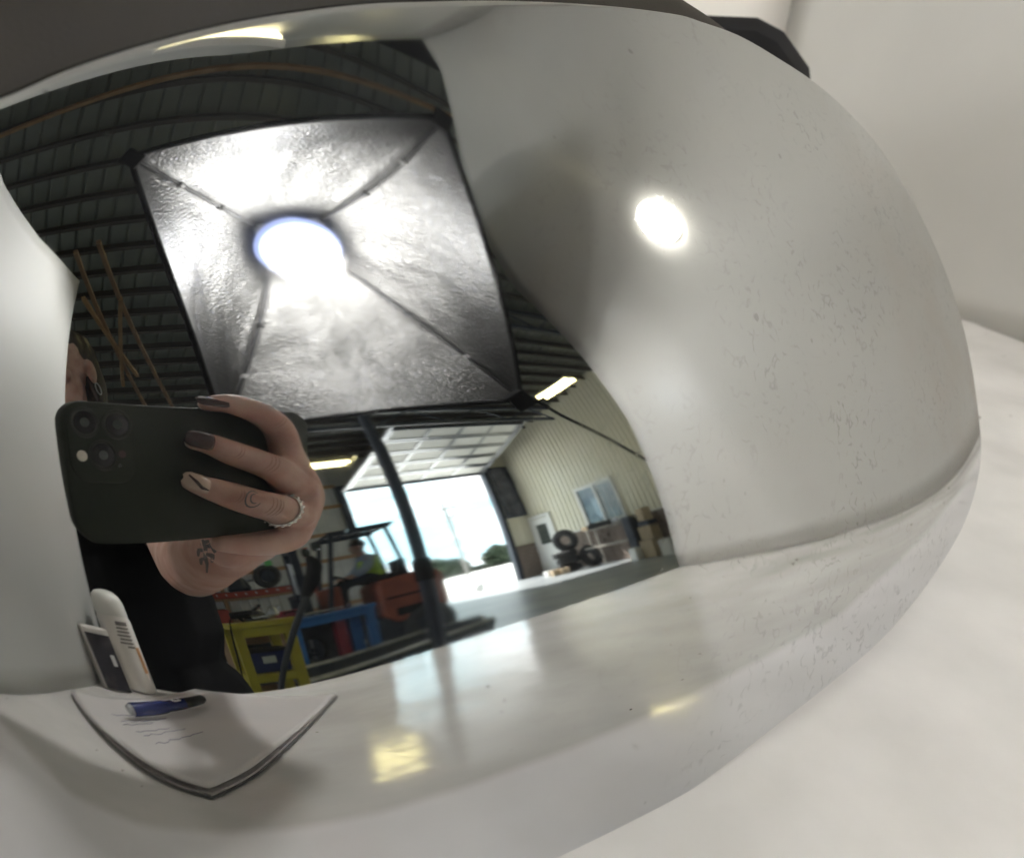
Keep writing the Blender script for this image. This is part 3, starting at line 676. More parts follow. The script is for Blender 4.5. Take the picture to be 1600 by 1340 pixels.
for row in range(9):
    x = JR+.22
    while x < SWX-.1:
        L_ = min(.26+rs.random()*.3, SWX-.06-x); piece(sm, 'stone', s2, (x+L_/2, DW+.095+.012*rs.random(), z+.075), (0,0,0), (L_-.018, .07+.03*rs.random(), .134)); x += L_
    z += .15
tp_ = MB().grid(lambda u, v: Vector((JR+.25+u*.95, DW+.12+.03*math.sin(u*9+v*3)+.02*math.sin(v*11), 1.72+v*2.5)), 16, 24)
tag(tp_.build('hanging_tarp', M_tarp, smooth=True, solid=.01), 'dark shiny tarp hanging on the wall beside the top of the open door', 'tarp')
# overhead door, run up under the roof
OT = [(DW+.12+.68*k, 4.02+.245*k) for k in range(6)]
od = thing('overhead_door', ((JL+JR)/2, DW+2, 4.0), 'white sectional overhead door rolled up under the roof above the bright opening', 'garage door')
for i in range(5):
    (ya, za), (yb, zb) = OT[i], OT[i+1]; q = MB()
    ln = math.hypot(yb-ya, zb-za); an = math.atan2(zb-za, yb-ya); c = Vector(((JL+JR)/2, (ya+yb)/2, (za+zb)/2))
    q.box(c, (JR-JL+.1, ln-.03, .045), rx=an)
    sec = q.build('door_section', M_door, od, bevel=.006)
    mm = Matrix.Rotation(an, 3, 'X'); q = MB()
    for k in range(5): q.box(c + mm @ Vector((-(JR-JL)/2+.1+k*(JR-JL-.2)/4, 0, -.035)), (.09, ln-.05, .026), rx=an)
    q.box(c + mm @ Vector((0, ln/2-.06, -.040)), (JR-JL, .07, .030), rx=an); q.box(c + mm @ Vector((0, -ln/2+.06, -.040)), (JR-JL, .07, .030), rx=an)
    q.build('stiles', M_steel, sec)
    if i in (0, 4): MB().box(c + mm @ Vector((0, (-1 if i == 0 else 1)*(ln/2-.02), -.06)), (JR-JL, .05, .09), rx=an).build('edge_strut', M_darksteel, sec)
for x in (JL-.02, JR+.02):
    MB().bar((x, OT[0][0]-.05, OT[0][1]-.05), (x, OT[-1][0]+.2, OT[-1][1]-.0), .07, .10).build('track', M_steel, od)
# roof trusses and timber
def truss(y, z0, x0, x1, label, m_, depth=.5, w=.09, bays=10):
    t = thing('roof_truss', ((x0+x1)/2, y, z0), label, 'roof truss')
    MB().bar((x0,y,z0),(x1,y,z0), w, w*1.3).build('bottom_chord', m_, t)
    MB().bar((x0,y,z0+depth),(x1,y,z0+depth), w, w*1.3).build('top_chord', m_, t)
    wm = unit_block('web', m_, 0); L_ = (x1-x0)/bays
    for k in range(bays):
        a = Vector((x0+k*L_, y, z0+(depth if k % 2 else 0))); b = Vector((x0+(k+1)*L_, y, z0+(0 if k % 2 else depth)))
        d = b-a; piece(wm, 'web', t, (a+b)/2, (0, -math.atan2(d.z, d.x), 0), (d.length, w*.55, w*.55))
    return t
truss(-9.4, 4.12, LX, 9.7, 'dark steel truss crossing just in front of the rolled up overhead door', M_darksteel, .42, .07, 26)
truss(-6.2, 5.65, 5.0, SWX-1.2, 'dark steel truss nearest the yellow tube light by the beige wall', M_darksteel, .6, .08, 8)
tb = thing('timber_beam', (0,-.85,4.0), 'brown timber beam of boards high overhead above the silver softbox', 'roof beam')
for (a, b, w, h) in (((-4,-1.05,4.10),(6,.35,4.10),.10,.38), ((-4,-.72,4.35),(6,.60,4.35),.10,.30), ((-4,-.42,4.6),(6,.75,4.6),.10,.26), ((-4,-1.35,4.02),(6,-.55,4.02),.04,.08)):
    MB().bar(a, b, w, h).build('board', M_wood, tb)
MB().bar((1.6,-.6,5.3),(4.2,-.35,5.3),.25,.5).build('dark_header', M_blackcloth, tb)
br = thing('roof_brace', (.7,-4.3,3.4), 'brown diagonal timber braces under the roof to the left of the softbox', 'roof brace')
for (a, b) in (((.02,-2.6,3.5),(1.15,-6.9,3.4)), ((.22,-2.5,3.5),(1.55,-7.0,3.4)), ((.12,-3.3,3.42),(.80,-5.2,3.45)), ((.50,-3.4,3.45),(.62,-5.4,3.4))):
    MB().bar(a, b, .04, .06).build('board', M_wood2 if a[1] > -3 else M_wood, br)
# fluorescent fixtures
def tube_light(x, y, z, along, label, L_=1.35):
    t = thing('ceiling_light', (x,y,z), label, 'ceiling light', 'tube lights under the workshop roof')
    d = Vector((0,1,0)) if along == 'y' else Vector((1,0,0)); p = Vector((1,0,0)) if along == 'y' else Vector((0,1,0)); c = Vector((x,y,z))
    dim = (.36, L_, .05) if along == 'y' else (L_, .36, .05)
    MB().box(c+Vector((0,0,.06)), dim).build('fixture_body', M_fixture, t)
    for s in (-.13, .13): MB().tube([c+p*s-d*L_*.48, c+p*s+d*L_*.48], .036, 10).build('tube', M_tube, t, smooth=True)
    for s in (-.6, .6): MB().tube([c+d*s*L_*.6+Vector((0,0,.08)), c+d*s*L_*.6+Vector((0,0,zr(y)-z+.1))], .006, 6).build('hanger', M_darksteel, t)
    return t
tube_light(8.35,-7.35,4.25,'y','yellow tube light close to the beige ribbed wall beyond the softbox corner')
tube_light(5.3,-12.4,4.1,'x','yellow tube light left of the overhead door near the hand', 1.1)
tube_light(-6.5,-4.3,5.2,'x','yellow tube light high over the left side of the workshop', 2.2)
tube_light(-6.0,2.0,5.4,'x','yellow tube light high at the rear left of the workshop')
tube_light(3.75,-2.75,5.2,'y','yellow tube light high behind the softbox', 1.2)
tube_light(9.6,.5,5.6,'y','yellow tube light high at the rear right of the workshop')
tube_light(-3.0,-11.0,4.7,'y','yellow tube light over the far left corner of the workshop')
# office window and door in the side wall
ow = thing('office_window', (SWX-.04,-11.55,.55), 'white framed two pane sliding window in the beige ribbed wall', 'window')
wy0, wy1, wz0, wz1 = -12.75, -10.85, .56, 2.05
q = MB()
for (c, d) in ((( SWX-.06,(wy0+wy1)/2,wz1),(.10,wy1-wy0+.16,.12)), ((SWX-.06,wy0,(wz0+wz1)/2),(.098,.12,wz1-wz0)), ((SWX-.06,wy1,(wz0+wz1)/2),(.098,.12,wz1-wz0)), ((SWX-.06,(wy0+wy1)/2,(wz0+wz1)/2),(.09,.10,wz1-wz0))): q.box(c, d)
q.build('frame', M_white, ow)
MB().box((SWX-.09,(wy0+wy1)/2,wz0-.05),(.17,wy1-wy0+.24,.08)).build('sill', M_white, ow)
MB().box((SWX-.035,(wy0*.75+wy1*.25),(wz0+wz1)/2),(.02,.85,wz1-wz0-.1)).build('pane', M_glass, ow)
MB().box((SWX-.025,(wy0*.25+wy1*.75),(wz0+wz1)/2),(.02,.85,wz1-wz0-.1)).build('pane', M_glass, ow)
odr = thing('office_door', (SWX-.05,-15.15,FZ), 'white office door with a dark glass light next to the stacked tyres', 'door')
MB().box((SWX-.06,-15.15,FZ+1.16),(.07,1.0,2.3)).build('door_leaf', M_white, odr, bevel=.008)
q = MB(); q.box((SWX-.05,-15.71,FZ+1.2),(.11,.12,2.4)); q.box((SWX-.05,-14.59,FZ+1.2),(.11,.12,2.4)); q.box((SWX-.05,-15.15,FZ+2.41),(.109,1.24,.12)); q.build('door_frame', M_white, odr)
MB().box((SWX-.10,-15.15,FZ+1.62),(.02,.56,.86)).build('glass_light', M_darkglass, odr)
MB().lathe((SWX-.10,-14.75,FZ+1.05),[(.03,0),(.035,.02),(.02,.05)],12,Matrix.Rotation(R(-90),3,'Y')).build('handle', M_steel, odr, smooth=True)
# tyres
def tyre_mesh(c, M, R_=.40, w=.13, par=None, name='tyre', label=None, group=None):
    q = MB(); q.torus(c, R_-w*.8, w, M, 30, 12); n = 30
    m3 = M or Matrix.Identity(3)
    for k in range(n):
        a = 2*math.pi*k/n
        p = Vector(c) + m3 @ Vector((math.cos(a)*(R_+w*.18), math.sin(a)*(R_+w*.18), 0)); rot = m3 @ Matrix.Rotation(a, 3, 'Z')
        q.add([p + rot @ Vector((sx*.018, sy*.030, sz*w*.75)) for sx, sy, sz in ((-1,-1,-1),(1,-1,-1),(1,1,-1),(-1,1,-1),(-1,-1,1),(1,-1,1),(1,1,1),(-1,1,1))], [(0,3,2,1),(4,5,6,7),(0,1,5,4),(1,2,6,5),(2,3,7,6),(3,0,4,7)])
    o = q.build(name, M_rubber, par, smooth=True)
    if label: tag(o, label, 'tyre', group)
    return o
TY = Vector((11.15,-13.1,FZ))
TYR = 'loose tyres by the office door'
tyre_mesh(TY+Vector((0,0,.14)), None, .38, .13, label='lowest tyre of the stack on the floor by the office door', group=TYR)
tyre_mesh(TY+Vector((.03,.04,.40)), Matrix.Rotation(.06,3,'X'), .37, .125, label='middle tyre of the stack by the office door', group=TYR)
tyre_mesh(TY+Vector((-.03,.0,.64)), Matrix.Rotation(-.05,3,'Y'), .36, .12, label='upper flat tyre of the stack under the upright tyre', group=TYR)
tyre_mesh(TY+Vector((.05,.12,1.12)), Matrix.Rotation(R(62),3,'Z') @ Matrix.Rotation(R(78),3,'X'), .37, .11, label='upright tyre balanced on top of the tyre stack', group=TYR)
tyre_mesh(TY+Vector((.42,.66,.37)), Matrix.Rotation(R(80),3,'Z') @ Matrix.Rotation(R(68),3,'X'), .36, .12, label='dark tyre leaning against the right side of the tyre stack', group=TYR)
for k, (dx, dy, m_) in enumerate(((-.55,-.35,M_white),(-.62,.05,M_card),(-.50,.35,M_card))):
    tag(MB().box(TY+Vector((dx,dy,.10)), (.26,.24,.20), rz=.3*k).build('parts_carton', m_, bevel=.012),
        ('small white carton on the floor beside the tyre stack','brown carton on the floor in front of the tyre stack','brown carton on the floor at the right foot of the tyre stack')[k], 'carton')
# bench and boxes along the wainscot
wb = thing('side_bench', (11.6,-11.4,FZ), 'pale thin legged bench standing under the office window', 'bench')
MB().box((11.85,-11.35,.36),(.42,2.2,.05)).build('bench_top', M_benchgrey, wb)
lm = unit_block('leg', M_benchgrey, 0)
for dx, dy in ((-.3,-1.0),(-.3,1.0),(.3,-1.0),(.3,1.0)): piece(lm, 'leg', wb, (11.85+dx*.6,-11.35+dy,-.285), (0,0,0), (.05,.05,1.23))
MB().box((11.35,-11.35,-.25),(.05,2.0,.05)).build('stretcher', M_benchgrey, wb)
lp = thing('gearbox_part', (11.6,-11.6,.39), 'dark machine part lying on the pale bench under the window', 'machine part')
MB().lathe((11.6,-11.9,.39),[(.16,0),(.20,.05),(.17,.16),(.08,.20)],18).build('flange', M_rubber, lp, smooth=True)
MB().box((11.6,-11.35,.48),(.34,.75,.16)).build('casing', M_black, lp, bevel=.02)
MB().tube([(11.6,-11.0,.48),(11.6,-10.7,.50)],.06,14).build('shaft', M_steel, lp, smooth=True)
MB().box((11.62,-12.25,.46),(.25,.3,.14)).build('wood_block', M_card, lp)
bxs = [((11.55,-9.55,FZ+.26),(.55,.60,.52),M_card,'wide brown cardboard box on the floor at the right end of the wall',.1),
       ((11.58,-9.5,FZ+.74),(.50,.52,.40),M_card,'brown cardboard box stacked above the wide floor box',-.08),
       ((11.58,-9.45,FZ+1.03),(.46,.50,.14),M_tarp,'flat dark tray lying on the stacked cardboard boxes',.05),
       ((11.6,-9.5,FZ+1.32),(.40,.36,.40),M_card,'topmost small cardboard box of the corner stack',.14),
       ((11.35,-10.15,FZ+.18),(.34,.36,.36),M_white,'white plastic tub on the floor left of the cardboard boxes',.2),
       ((11.45,-8.85,FZ+.22),(.42,.40,.44),M_white,'white box on the floor at the far right of the wall',-.1)]
for c, d, m_, lab, rz in bxs:
    b = thing('storage_box', (c[0],c[1],c[2]-d[2]/2), lab, 'box')
    MB().box(c, d, rz=rz).build('carton', m_, b, bevel=.015)
    MB().box(Vector(c)+Vector((0,0,d[2]/2+.004)), (d[0]*.25, d[1]*1.002, .008), rz=rz).build('tape', M_label if m_ is M_card else M_fixture, b)
db = thing('tool_cabinet', (11.7,-10.45,FZ), 'dark metal tool cabinet standing between the bench and the boxes', 'cabinet')
MB().box((11.75,-10.3,FZ+.70),(.5,.36,1.4)).build('cabinet_body', M_tarp, db, bevel=.015)
for k in range(4): MB().box((11.49,-10.3,FZ+.22+k*.32),(.025,.32,.28)).build('drawer', M_darksteel, db, bevel=.006)

# ------------------------------------------------------------------ outside the door
up = thing('utility_pole', (25.8*1.0,-43,FZ-.04), 'weathered utility pole with one crossarm far outside the open door', 'utility pole')
bp = Vector((25.8,-43,FZ-.04))
MB().tube([bp, bp+Vector((-.25,0,8.6))], [.15,.11], 12).build('pole_shaft', M_pole, up, smooth=True)
MB().bar(bp+Vector((-1.4,.1,7.75)), bp+Vector((.95,-.1,7.95)), .08, .10).build('crossarm', M_pole, up)
for k in (-1.2,-.7,.35,.8): MB().lathe(bp+Vector((-.22+k,0,7.95)),[(.05,0),(.07,.05),(.04,.16)],8).build('insulator', M_darkglass, up)
MB().lathe(bp+Vector((.22,0,6.5)),[(.18,0),(.20,.05),(.20,.5),(.12,.58)],14).build('transformer', M_steel, up, smooth=True)
def shrub(x, y, w, h, label, seed, name='shrub', cat='shrub'):
    rs = random.Random(seed); t = thing(name, (x,y,FZ-.04), label, cat)
    q = MB(); q.tube([(x,y,FZ-.04),(x+.05,y,FZ+h*.55)],[w*.06,w*.02],8)
    for k in range(5):
        a = rs.random()*6.3; q.tube([(x,y,FZ+h*.25),(x+math.cos(a)*w*.3,y+math.sin(a)*w*.3,FZ+h*(.5+.3*rs.random()))],[w*.03,w*.01],6)
    q.build('trunk', M_purlin, t)
    q = MB()
    for k in range(900):
        a = rs.random()*6.283; u = rs.random()**.5; zz = rs.random()
        prof_ = math.sin(math.pi*min(1,(zz*.92+.08)))**.6*(1+.25*noise.noise(Vector((math.cos(a)*2, math.sin(a)*2, zz*4+seed))))
        p = Vector((x+math.cos(a)*u*w*.5*prof_, y+math.sin(a)*u*w*.5*prof_, FZ+.1+zz*h*(1+.15*noise.noise(Vector((math.cos(a)*3,math.sin(a)*3,seed))))))
        s = w*(.05+.05*rs.random()); m = Matrix.Rotation(rs.random()*6.3,3,'Z') @ Matrix.Rotation(rs.random()*3,3,'X')
        q.add([p+m@Vector(v)*s for v in ((-1,-.6,0),(1,-.6,.1),(.9,.6,0),(-.9,.6,.2))], [(0,1,2,3)])
    q.build('crown', M_leaf, t)
for a in ((39.5,-72,4.2,3.4,'round dark bush left of the others on the far side of the yard',1), (43.5,-76,5.0,3.0,'low broad bush in the middle of the far hedge',2), (49.5,-74,4.6,3.7,'tall rounded bush at the right end of the far hedge',3), (54,-75,5,3.2,'bush hidden partly behind the door jamb at the far right',4)): shrub(*a)
q = MB(); rs = random.Random(9)
for k in range(2600):
    t = rs.random(); p = Vector((36+t*28, -80+rs.random()*3, FZ+rs.random()*1.35*(.7+.5*noise.noise(Vector((t*14,0,0))))))
    s = .14+.16*rs.random(); m = Matrix.Rotation(rs.random()*6.3,3,'Z') @ Matrix.Rotation(rs.random()*3,3,'X')
    q.add([p+m@Vector(v)*s for v in ((-1,-.6,0),(1,-.6,.1),(.9,.6,0),(-.9,.6,.2))], [(0,1,2,3)])
tag(q.build('hedge', M_leaf), 'low dark hedge along the far edge of the yard', 'hedge', kind='stuff')
for k, (x, w, h, lab) in enumerate(((38,-.0,2.2,'pale low shed far across the yard left of the pole'), (33.5,0,1.7,'small grey shed furthest left beyond the yard'))):
    t = thing('far_shed', (x,-92,FZ-.04), lab, 'shed'); 
    MB().box((x,-92,FZ+h*.4),(4.6-k,3,h*.8)).build('wall', M_liner, t)
    MB().add([(x-2.5+k*.5,-93.8,FZ+h*.8),(x+2.5-k*.5,-93.8,FZ+h*.8),(x+2.5-k*.5,-90.2,FZ+h*.8),(x-2.5+k*.5,-90.2,FZ+h*.8),(x-2.5+k*.5,-92,FZ+h*1.15),(x+2.5-k*.5,-92,FZ+h*1.15)],[(0,1,5,4),(3,4,5,2),(0,4,3),(1,2,5),(0,3,2,1)]).build('shed_roof', M_pole, t)
    MB().box((x-.6,-90.48,FZ+h*.42),(.8,.05,h*.3)).build('window', M_darkglass, t)

# ------------------------------------------------------------------ phone
def rrect(x0, x1, y0, y1, r, n=7):
    pts = []
    for cx, cy, a0 in ((x1-r,y1-r,0),(x0+r,y1-r,90),(x0+r,y0+r,180),(x1-r,y0+r,270)):
        for k in range(n+1): a = R(a0+90*k/n); pts.append((cx+r*math.cos(a), cy+r*math.sin(a)))
    return pts
def slab(mb, outl, z0, z1, e):     # rounded slab, mm
    n = len(outl); cx = sum(p[0] for p in outl)/n; cy = sum(p[1] for p in outl)/n; rings = []
    for d, z in ((e,z0),(e*.3,z0+e*.3),(0,z0+e),(0,z1-e),(e*.3,z1-e*.3),(e,z1)):
        ring = []
        for x, y in outl:
            l = math.hypot(x-cx, y-cy); ring.append((x-(x-cx)/l*d, y-(y-cy)/l*d, z))
        rings.append(ring)
    vs = [p for r in rings for p in r]
    fs = [(i*n+k, i*n+(k+1) % n, (i+1)*n+(k+1) % n, (i+1)*n+k) for i in range(5) for k in range(n)] + [tuple(range(n-1,-1,-1)), tuple(5*n+k for k in range(n))]
    return mb.add(vs, fs)
ph = thing('phone', cw(55,-25,10), 'dark green cased phone held sideways in the ringed hand', 'phone')
slab(MB(CM), rrect(-19.5,128,-64.5,15.5,14), 4.6, 15, 2.2).build('phone_case', M_case, ph, smooth=True)
slab(MB(CM), rrect(-16.5,125,-61,12.5,12), 14.6, 15.8, .5).build('screen', M_darkglass, ph, smooth=True)
cb = slab(MB(CM), rrect(-16.5,21,-29.5,13,10.5), 3.0, 5.2, 1.1).build('camera_bump', M_lensring, ph, smooth=True)
cb.data.materials[0] = M_case
for lx, ly in ((-6.5,3.5),(11.5,3.5),(2.4,-14.0)):
    l = MB(CM).lathe((lx,ly,3.2), [(8.3,0),(8.5,-.3),(8.3,-.8),(7.2,-1.0),(6.6,-.6),(6.4,.3)], 32).build('camera_lens', M_lensring, ph, smooth=True)
    MB(CM).lathe((lx,ly,2.75), [(6.4,0),(6.3,-.15),(4.0,-.25),(.3,-.28)], 28).build('glass', M_lens, l, smooth=True)
    MB(CM).lathe((lx,ly,2.45), [(2.6,0),(2.4,-.05),(.2,-.08)], 20).build('aperture', M_darkglass, l, smooth=True)
MB(CM).lathe((-9.6,-15.0,3.1), [(3.0,0),(3.0,-.25),(2.4,-.4),(.2,-.42)], 20).build('flash', M_flash, ph, smooth=True)
MB(CM).lathe((11.5,-19.5,3.1), [(1.1,0),(1.0,-.1),(.1,-.12)], 12).build('microphone', M_lens, ph)
MB(CM).lathe((13.5,-13.0,3.1), [(2.2,0),(2.1,-.15),(.2,-.18)], 16).build('sensor_window', mat('sensor_glass', (.09,.06,.06), .2, col2=(.10,.065,.065), nscale=80), ph)
slab(MB(CM), rrect(60,74,15.0,16.2,.5,2), 8.5, 11, .3).build('side_button', M_case, ph)

# ------------------------------------------------------------------ the photographer
def ca(v): v = Vector(v); return CAM + CROT @ (v*.001)
fl_ = Vector((-.05,-.68,-.9))
pe = thing('person', fl_, 'person in a black shirt photographing the mirror cap with a phone, tattooed hand raised', 'person')
H = Matrix.Translation((-.048,-.625,.610)) @ Matrix.Rotation(R(24),4,'Z') @ Matrix.Rotation(R(-14),4,'X')
hb = MB(H)
hb.ell((0,-.012,.028),(.074,.094,.092)); hb.ell((0,.018,-.045),(.056,.066,.072)); hb.ell((0,.055,-.088),(.026,.024,.022))
hb.ell((0,.082,-.018),(.013,.020,.026)); hb.ell((0,.092,-.030),(.014,.013,.010)); hb.ell((0,.070,.020),(.052,.018,.012))
hb.ell((0,.078,-.058),(.024,.010,.0055)); hb.ell((0,.077,-.068),(.021,.010,.006))
hb.ell((.034,.062,-.030),(.022,.020,.020)); hb.ell((-.034,.062,-.030),(.022,.020,.020))
for s in (-1,1): hb.ell((s*.075,-.008,-.012),(.009,.019,.030)); hb.ell((s*.077,-.004,-.036),(.006,.010,.010))
hb.M = None
chain(hb, [(-.045,-.640,.57),(-.048,-.665,.47),(-.05,-.69,.39)], [.054,.052,.07])
body = skin_union(hb, .0034, 4)
hand = MB(CM)
chain(hand, [(61,18.0,1),(73,18.2,-1.5),(88,12.2,-4),(101,2.5,-2),(109,-13,1),(119,-29,5)], [4.6,6.2,7.0,7.6,8.2,10])
chain(hand, [(51.5,-5.2,-1),(59,-6.3,-2.8),(70,-11.5,-4.5),(88,-18.8,-4.5),(101,-25.5,-3),(120,-38,5)], [4.6,6.2,7.3,7.8,8.6,10.5])
chain(hand, [(48.5,-29,-1),(57,-32,-3),(70,-37.5,-5),(85,-43.5,-5),(100,-48.8,-3),(118,-57,5)], [4.6,6.6,8.0,8.6,9.2,10.5])
chain(hand, [(70,-68.5,6),(86,-71,4.5),(102,-72.5,3.5),(117,-71,5),(124,-66,10)], [5.2,6.8,8.2,9.6,11])
chain(hand, [(119,-29,6),(127,-46,8),(124,-64,10)], [10.5,12,12])
chain(hand, [(124,-30,12),(128,-46,18),(124,-64,24),(118,-80,36)], [10,13,15,17])
chain(hand, [(118,-60,22),(114,-74,34),(108,-82,44)], [14,17,18])
chain(hand, [(60,-22,17.5),(78,-28,19.5),(98,-38,22),(116,-52,24)], [6.0,7.6,9,12])          # thumb, on the screen side
for c in ((119,-29,4,10.2),(121,-39,3,10.6),(120,-57,3.2,10.6)): hand.ell(c[:3], (c[3]*.9,)*3, 12, 8)
hand = skin_union(hand, .00125, 5)
fa = MB()
chain(fa, [ca((116,-82,42)), ca((124,-94,66)), ca((142,-110,105)), ca((166,-129,150)), ca((198,-152,210)), ca((226,-166,262)), Vector((.085,-.47,.24)), Vector((.10,-.60,.36))], [.0190,.0225,.0275,.033,.040,.043,.050,.056], 16)
# left arm hanging at the side
chain(fa, [(-.25,-.68,.35),(-.29,-.68,.12),(-.27,-.60,-.10),(-.26,-.58,-.17)], [.052,.045,.034,.026], 14)
fa.ell((-.258,-.575,-.225),(.020,.036,.050), 12, 8)
for k in range(4): chain(fa, [(-.262+.004*k,-.598+.017*k,-.255),(-.258+.004*k,-.592+.017*k,-.295+.006*abs(k-1.5)),(-.250+.003*k,-.586+.017*k,-.322+.006*abs(k-1.5))], [.0085,.008,.0065], 8)
chain(fa, [(-.248,-.545,-.20),(-.240,-.528,-.235),(-.236,-.522,-.262)], [.011,.0095,.008], 8)
fa = skin_union(fa, .0038, 6)
allb = MB(); 
for m_ in (body, hand, fa): allb.add(m_.v, m_.f)
bodyo = allb.build('body', M_skin, pe, smooth='full')
sh_ = MB()
sh_.ell((-.050,-.695,.27),(.172,.115,.18)); sh_.ell((-.03,-.69,.08),(.182,.112,.18)); sh_.ell((-.02,-.69,-.10),(.192,.118,.15)); sh_.ell((-.05,-.685,.37),(.15,.085,.075))
chain(sh_, [(.06,-.68,.36),(.10,-.62,.35),(.095,-.53,.28),(.084,-.455,.215)], [.082,.078,.066,.062], 16)
chain(sh_, [(-.16,-.69,.36),(-.24,-.685,.32),(-.275,-.68,.20)], [.078,.075,.064], 16)
chain(sh_, [(-.05,-.672,.40),(-.05,-.67,.425)], [.075,.062], 16)
sh_ = skin_union(sh_, .006, 5); q = MB(); q.v = [v + Vector((1,1,0))*.004*noise.noise(v*16) for v in sh_.v]; q.f = sh_.f
q.build('black_shirt', M_blackcloth, pe, smooth='full')
jn = MB(); jn.ell((-.045,-.69,-.13),(.160,.112,.10))
chain(jn, [(.035,-.69,-.16),(.045,-.68,-.50),(.05,-.69,-.83)], [.088,.066,.054], 16); chain(jn, [(-.13,-.69,-.16),(-.14,-.68,-.50),(-.145,-.69,-.83)], [.088,.066,.054], 16)
jn = skin_union(jn, .007, 4); q = MB(); q.v = [v + Vector((1,1,.3))*.005*noise.noise(v*14) for v in jn.v]; q.f = jn.f
q.build('jeans', M_jeans, pe, smooth='full')
for x in (.05,-.145): 
    q = MB(); q.ell((x,-.635,-.862),(.042,.115,.032)); q.ell((x,-.70,-.85),(.040,.05,.045)); skin_union(q, .006, 4).build('shoe', M_black, pe, smooth='full')
hr = MB(H); hr.ell((0,-.030,.045),(.082,.095,.090)); hr.ell((0,-.070,-.03),(.078,.060,.10))
hr.ell((-.066,-.03,-.04),(.018,.045,.085)); hr.ell((.066,-.045,-.02),(.016,.040,.08)); hr.ell((0,.052,.075),(.055,.032,.030))
hr.M = None; chain(hr, [(-.045,-.70,.56),(-.05,-.745,.44),(-.06,-.775,.30)], [.075,.06,.03], 14)
hr = skin_union(hr, .006, 3); q = MB(); q.v = [v + (v-Vector((-.045,-.64,.6))).normalized()*.004*noise.noise(Vector((v.x*60,v.y*60,v.z*9))) for v in hr.v]; q.f = hr.f
q.build('hair', M_hair, pe, smooth='full')
for s in (-1,1):
    e = MB(H).ell((s*.031,.074,.004),(.0125,.0105,.0115)).build('eye', M_white, pe, smooth=True)
    MB(H).ell((s*.031,.0825,.003),(.0055,.0030,.0055)).build('iris', M_black, e, smooth=True)
MB(H).torus((.0815,-.004,-.060), .014, .0014, Matrix.Rotation(R(90),3,'Y')).build('earring', M_steel, pe, smooth=True)
# nails
def nail(c, d, n, L_, w, m_):     # c tip centre, d along finger towards tip, n outward
    c = Vector(c); d = Vector(d).normalized(); n = Vector(n).normalized(); s = d.cross(n).normalized()
    vs = []
    prof = [(-.5,.78),(-.42,.95),(-.1,1.0),(.25,.95),(.42,.72),(.5,.35)]
    for t, ww in prof:
        for k in range(7):
            u = (k/6-.5)*2; p = c + d*(t*L_) + s*(u*w*ww/2) + n*(-.9*u*u*w*.16 - (t+.1)**2*L_*.10); vs.append(p)
    fs = [(i*7+k, i*7+k+1, (i+1)*7+k+1, (i+1)*7+k) for i in range(5) for k in range(6)]
    return MB(CM).add(vs, fs).build('nail', m_, pe, smooth=True, solid=.0009)
nail((61,20.2,-3.4), (-1,.12,.22), (.05,.75,-.65), 15, 9.5, M_nail)
nail((51,-3.6,-7.0), (-1,.28,.25), (-.05,.18,-1), 14, 9.8, M_nail)
nn = nail((48,-27.8,-7.4), (-1,.42,.25), (-.05,.18,-1), 14, 10, M_nailclear)
MB(CM).tube([(43,-23.5,-8.2),(46.5,-27.6,-9.2),(49.5,-31,-9.0),(53.5,-32.8,-8.6)], [.5,.9,.9,.4], 6).build('nail_stripe', M_nail, nn)
# ring
rg = MB(CM); ax3 = Vector((18,-7,8)).normalized(); rot = Vector((0,0,1)).rotation_difference(ax3).to_matrix()
rg.torus((103.5,-50.2,-1.8), 9.9, 1.1, rot)
for k in range(20):
    a = R(k*18); rg.ell(Vector((103.5,-50.2,-1.8)) + rot @ Vector((math.cos(a)*10.6, math.sin(a)*10.6, 0)), (1.15,1.15,1.1), 8, 5)
rgo = rg.build('ring', mat('silver_ring', (.85,.83,.78), .18, 1, col2=(.75,.73,.68), nscale=300), pe, smooth=True)
# tattoos lie on the skin: found by dropping points on to the body surface from the side they face
bvh = BVHTree.FromPolygons([v.co + ORG[bodyo.name] for v in bodyo.data.vertices], [tuple(p.vertices) for p in bodyo.data.polygons])
SD = None
def on_skin(x, y, z0):
    o = ca((x,y,z0) if SD is None else Vector((x,y,z0))-SD); h = bvh.ray_cast(o, CROT @ (Vector((0,0,1)) if SD is None else SD.normalized()), .5)
    return (h[0] + h[1].normalized()*.00022 if h[0] is not None else ca((x,y,z0+20)))
def ink(lines, z0, w):
    q = MB()
    for ln in lines:
        ps = []
        for (x0, y0), (x1, y1) in zip(ln, ln[1:]):
            for k in range(4): ps.append((x0+(x1-x0)*k/4, y0+(y1-y0)*k/4))
        ps.append(ln[-1]); L_ = len(ps); vs = []
        for i, (x, y) in enumerate(ps):
            a = ps[max(i-1,0)]; b = ps[min(i+1,L_-1)]; dx, dy = b[0]-a[0], b[1]-a[1]; l = math.hypot(dx, dy) or 1
            ww = w*(.45+.55*math.sin(math.pi*(i+.6)/(L_+.2))); vs += [on_skin(x-dy/l*ww, y+dx/l*ww, z0), on_skin(x+dy/l*ww, y-dx/l*ww, z0)]
        q.add(vs, [(2*i, 2*i+1, 2*i+3, 2*i+2) for i in range(L_-1)])
    return q
cx, cy = 75.5, -39.2
arc = [(cx+4.6*math.cos(R(a)), cy+4.6*math.sin(R(a))) for a in range(40, 331, 24)]
arc2 = [(cx+.9+2.7*math.cos(R(a)), cy+.3+2.7*math.sin(R(a))) for a in range(70, 300, 24)]
ink([arc, arc2], -30, .42).build('moon_tattoo', M_ink, pe, solid=.0001)
MK = mat('skin_crease', (.30,.15,.105), .6, col2=(.36,.19,.14), nscale=200)
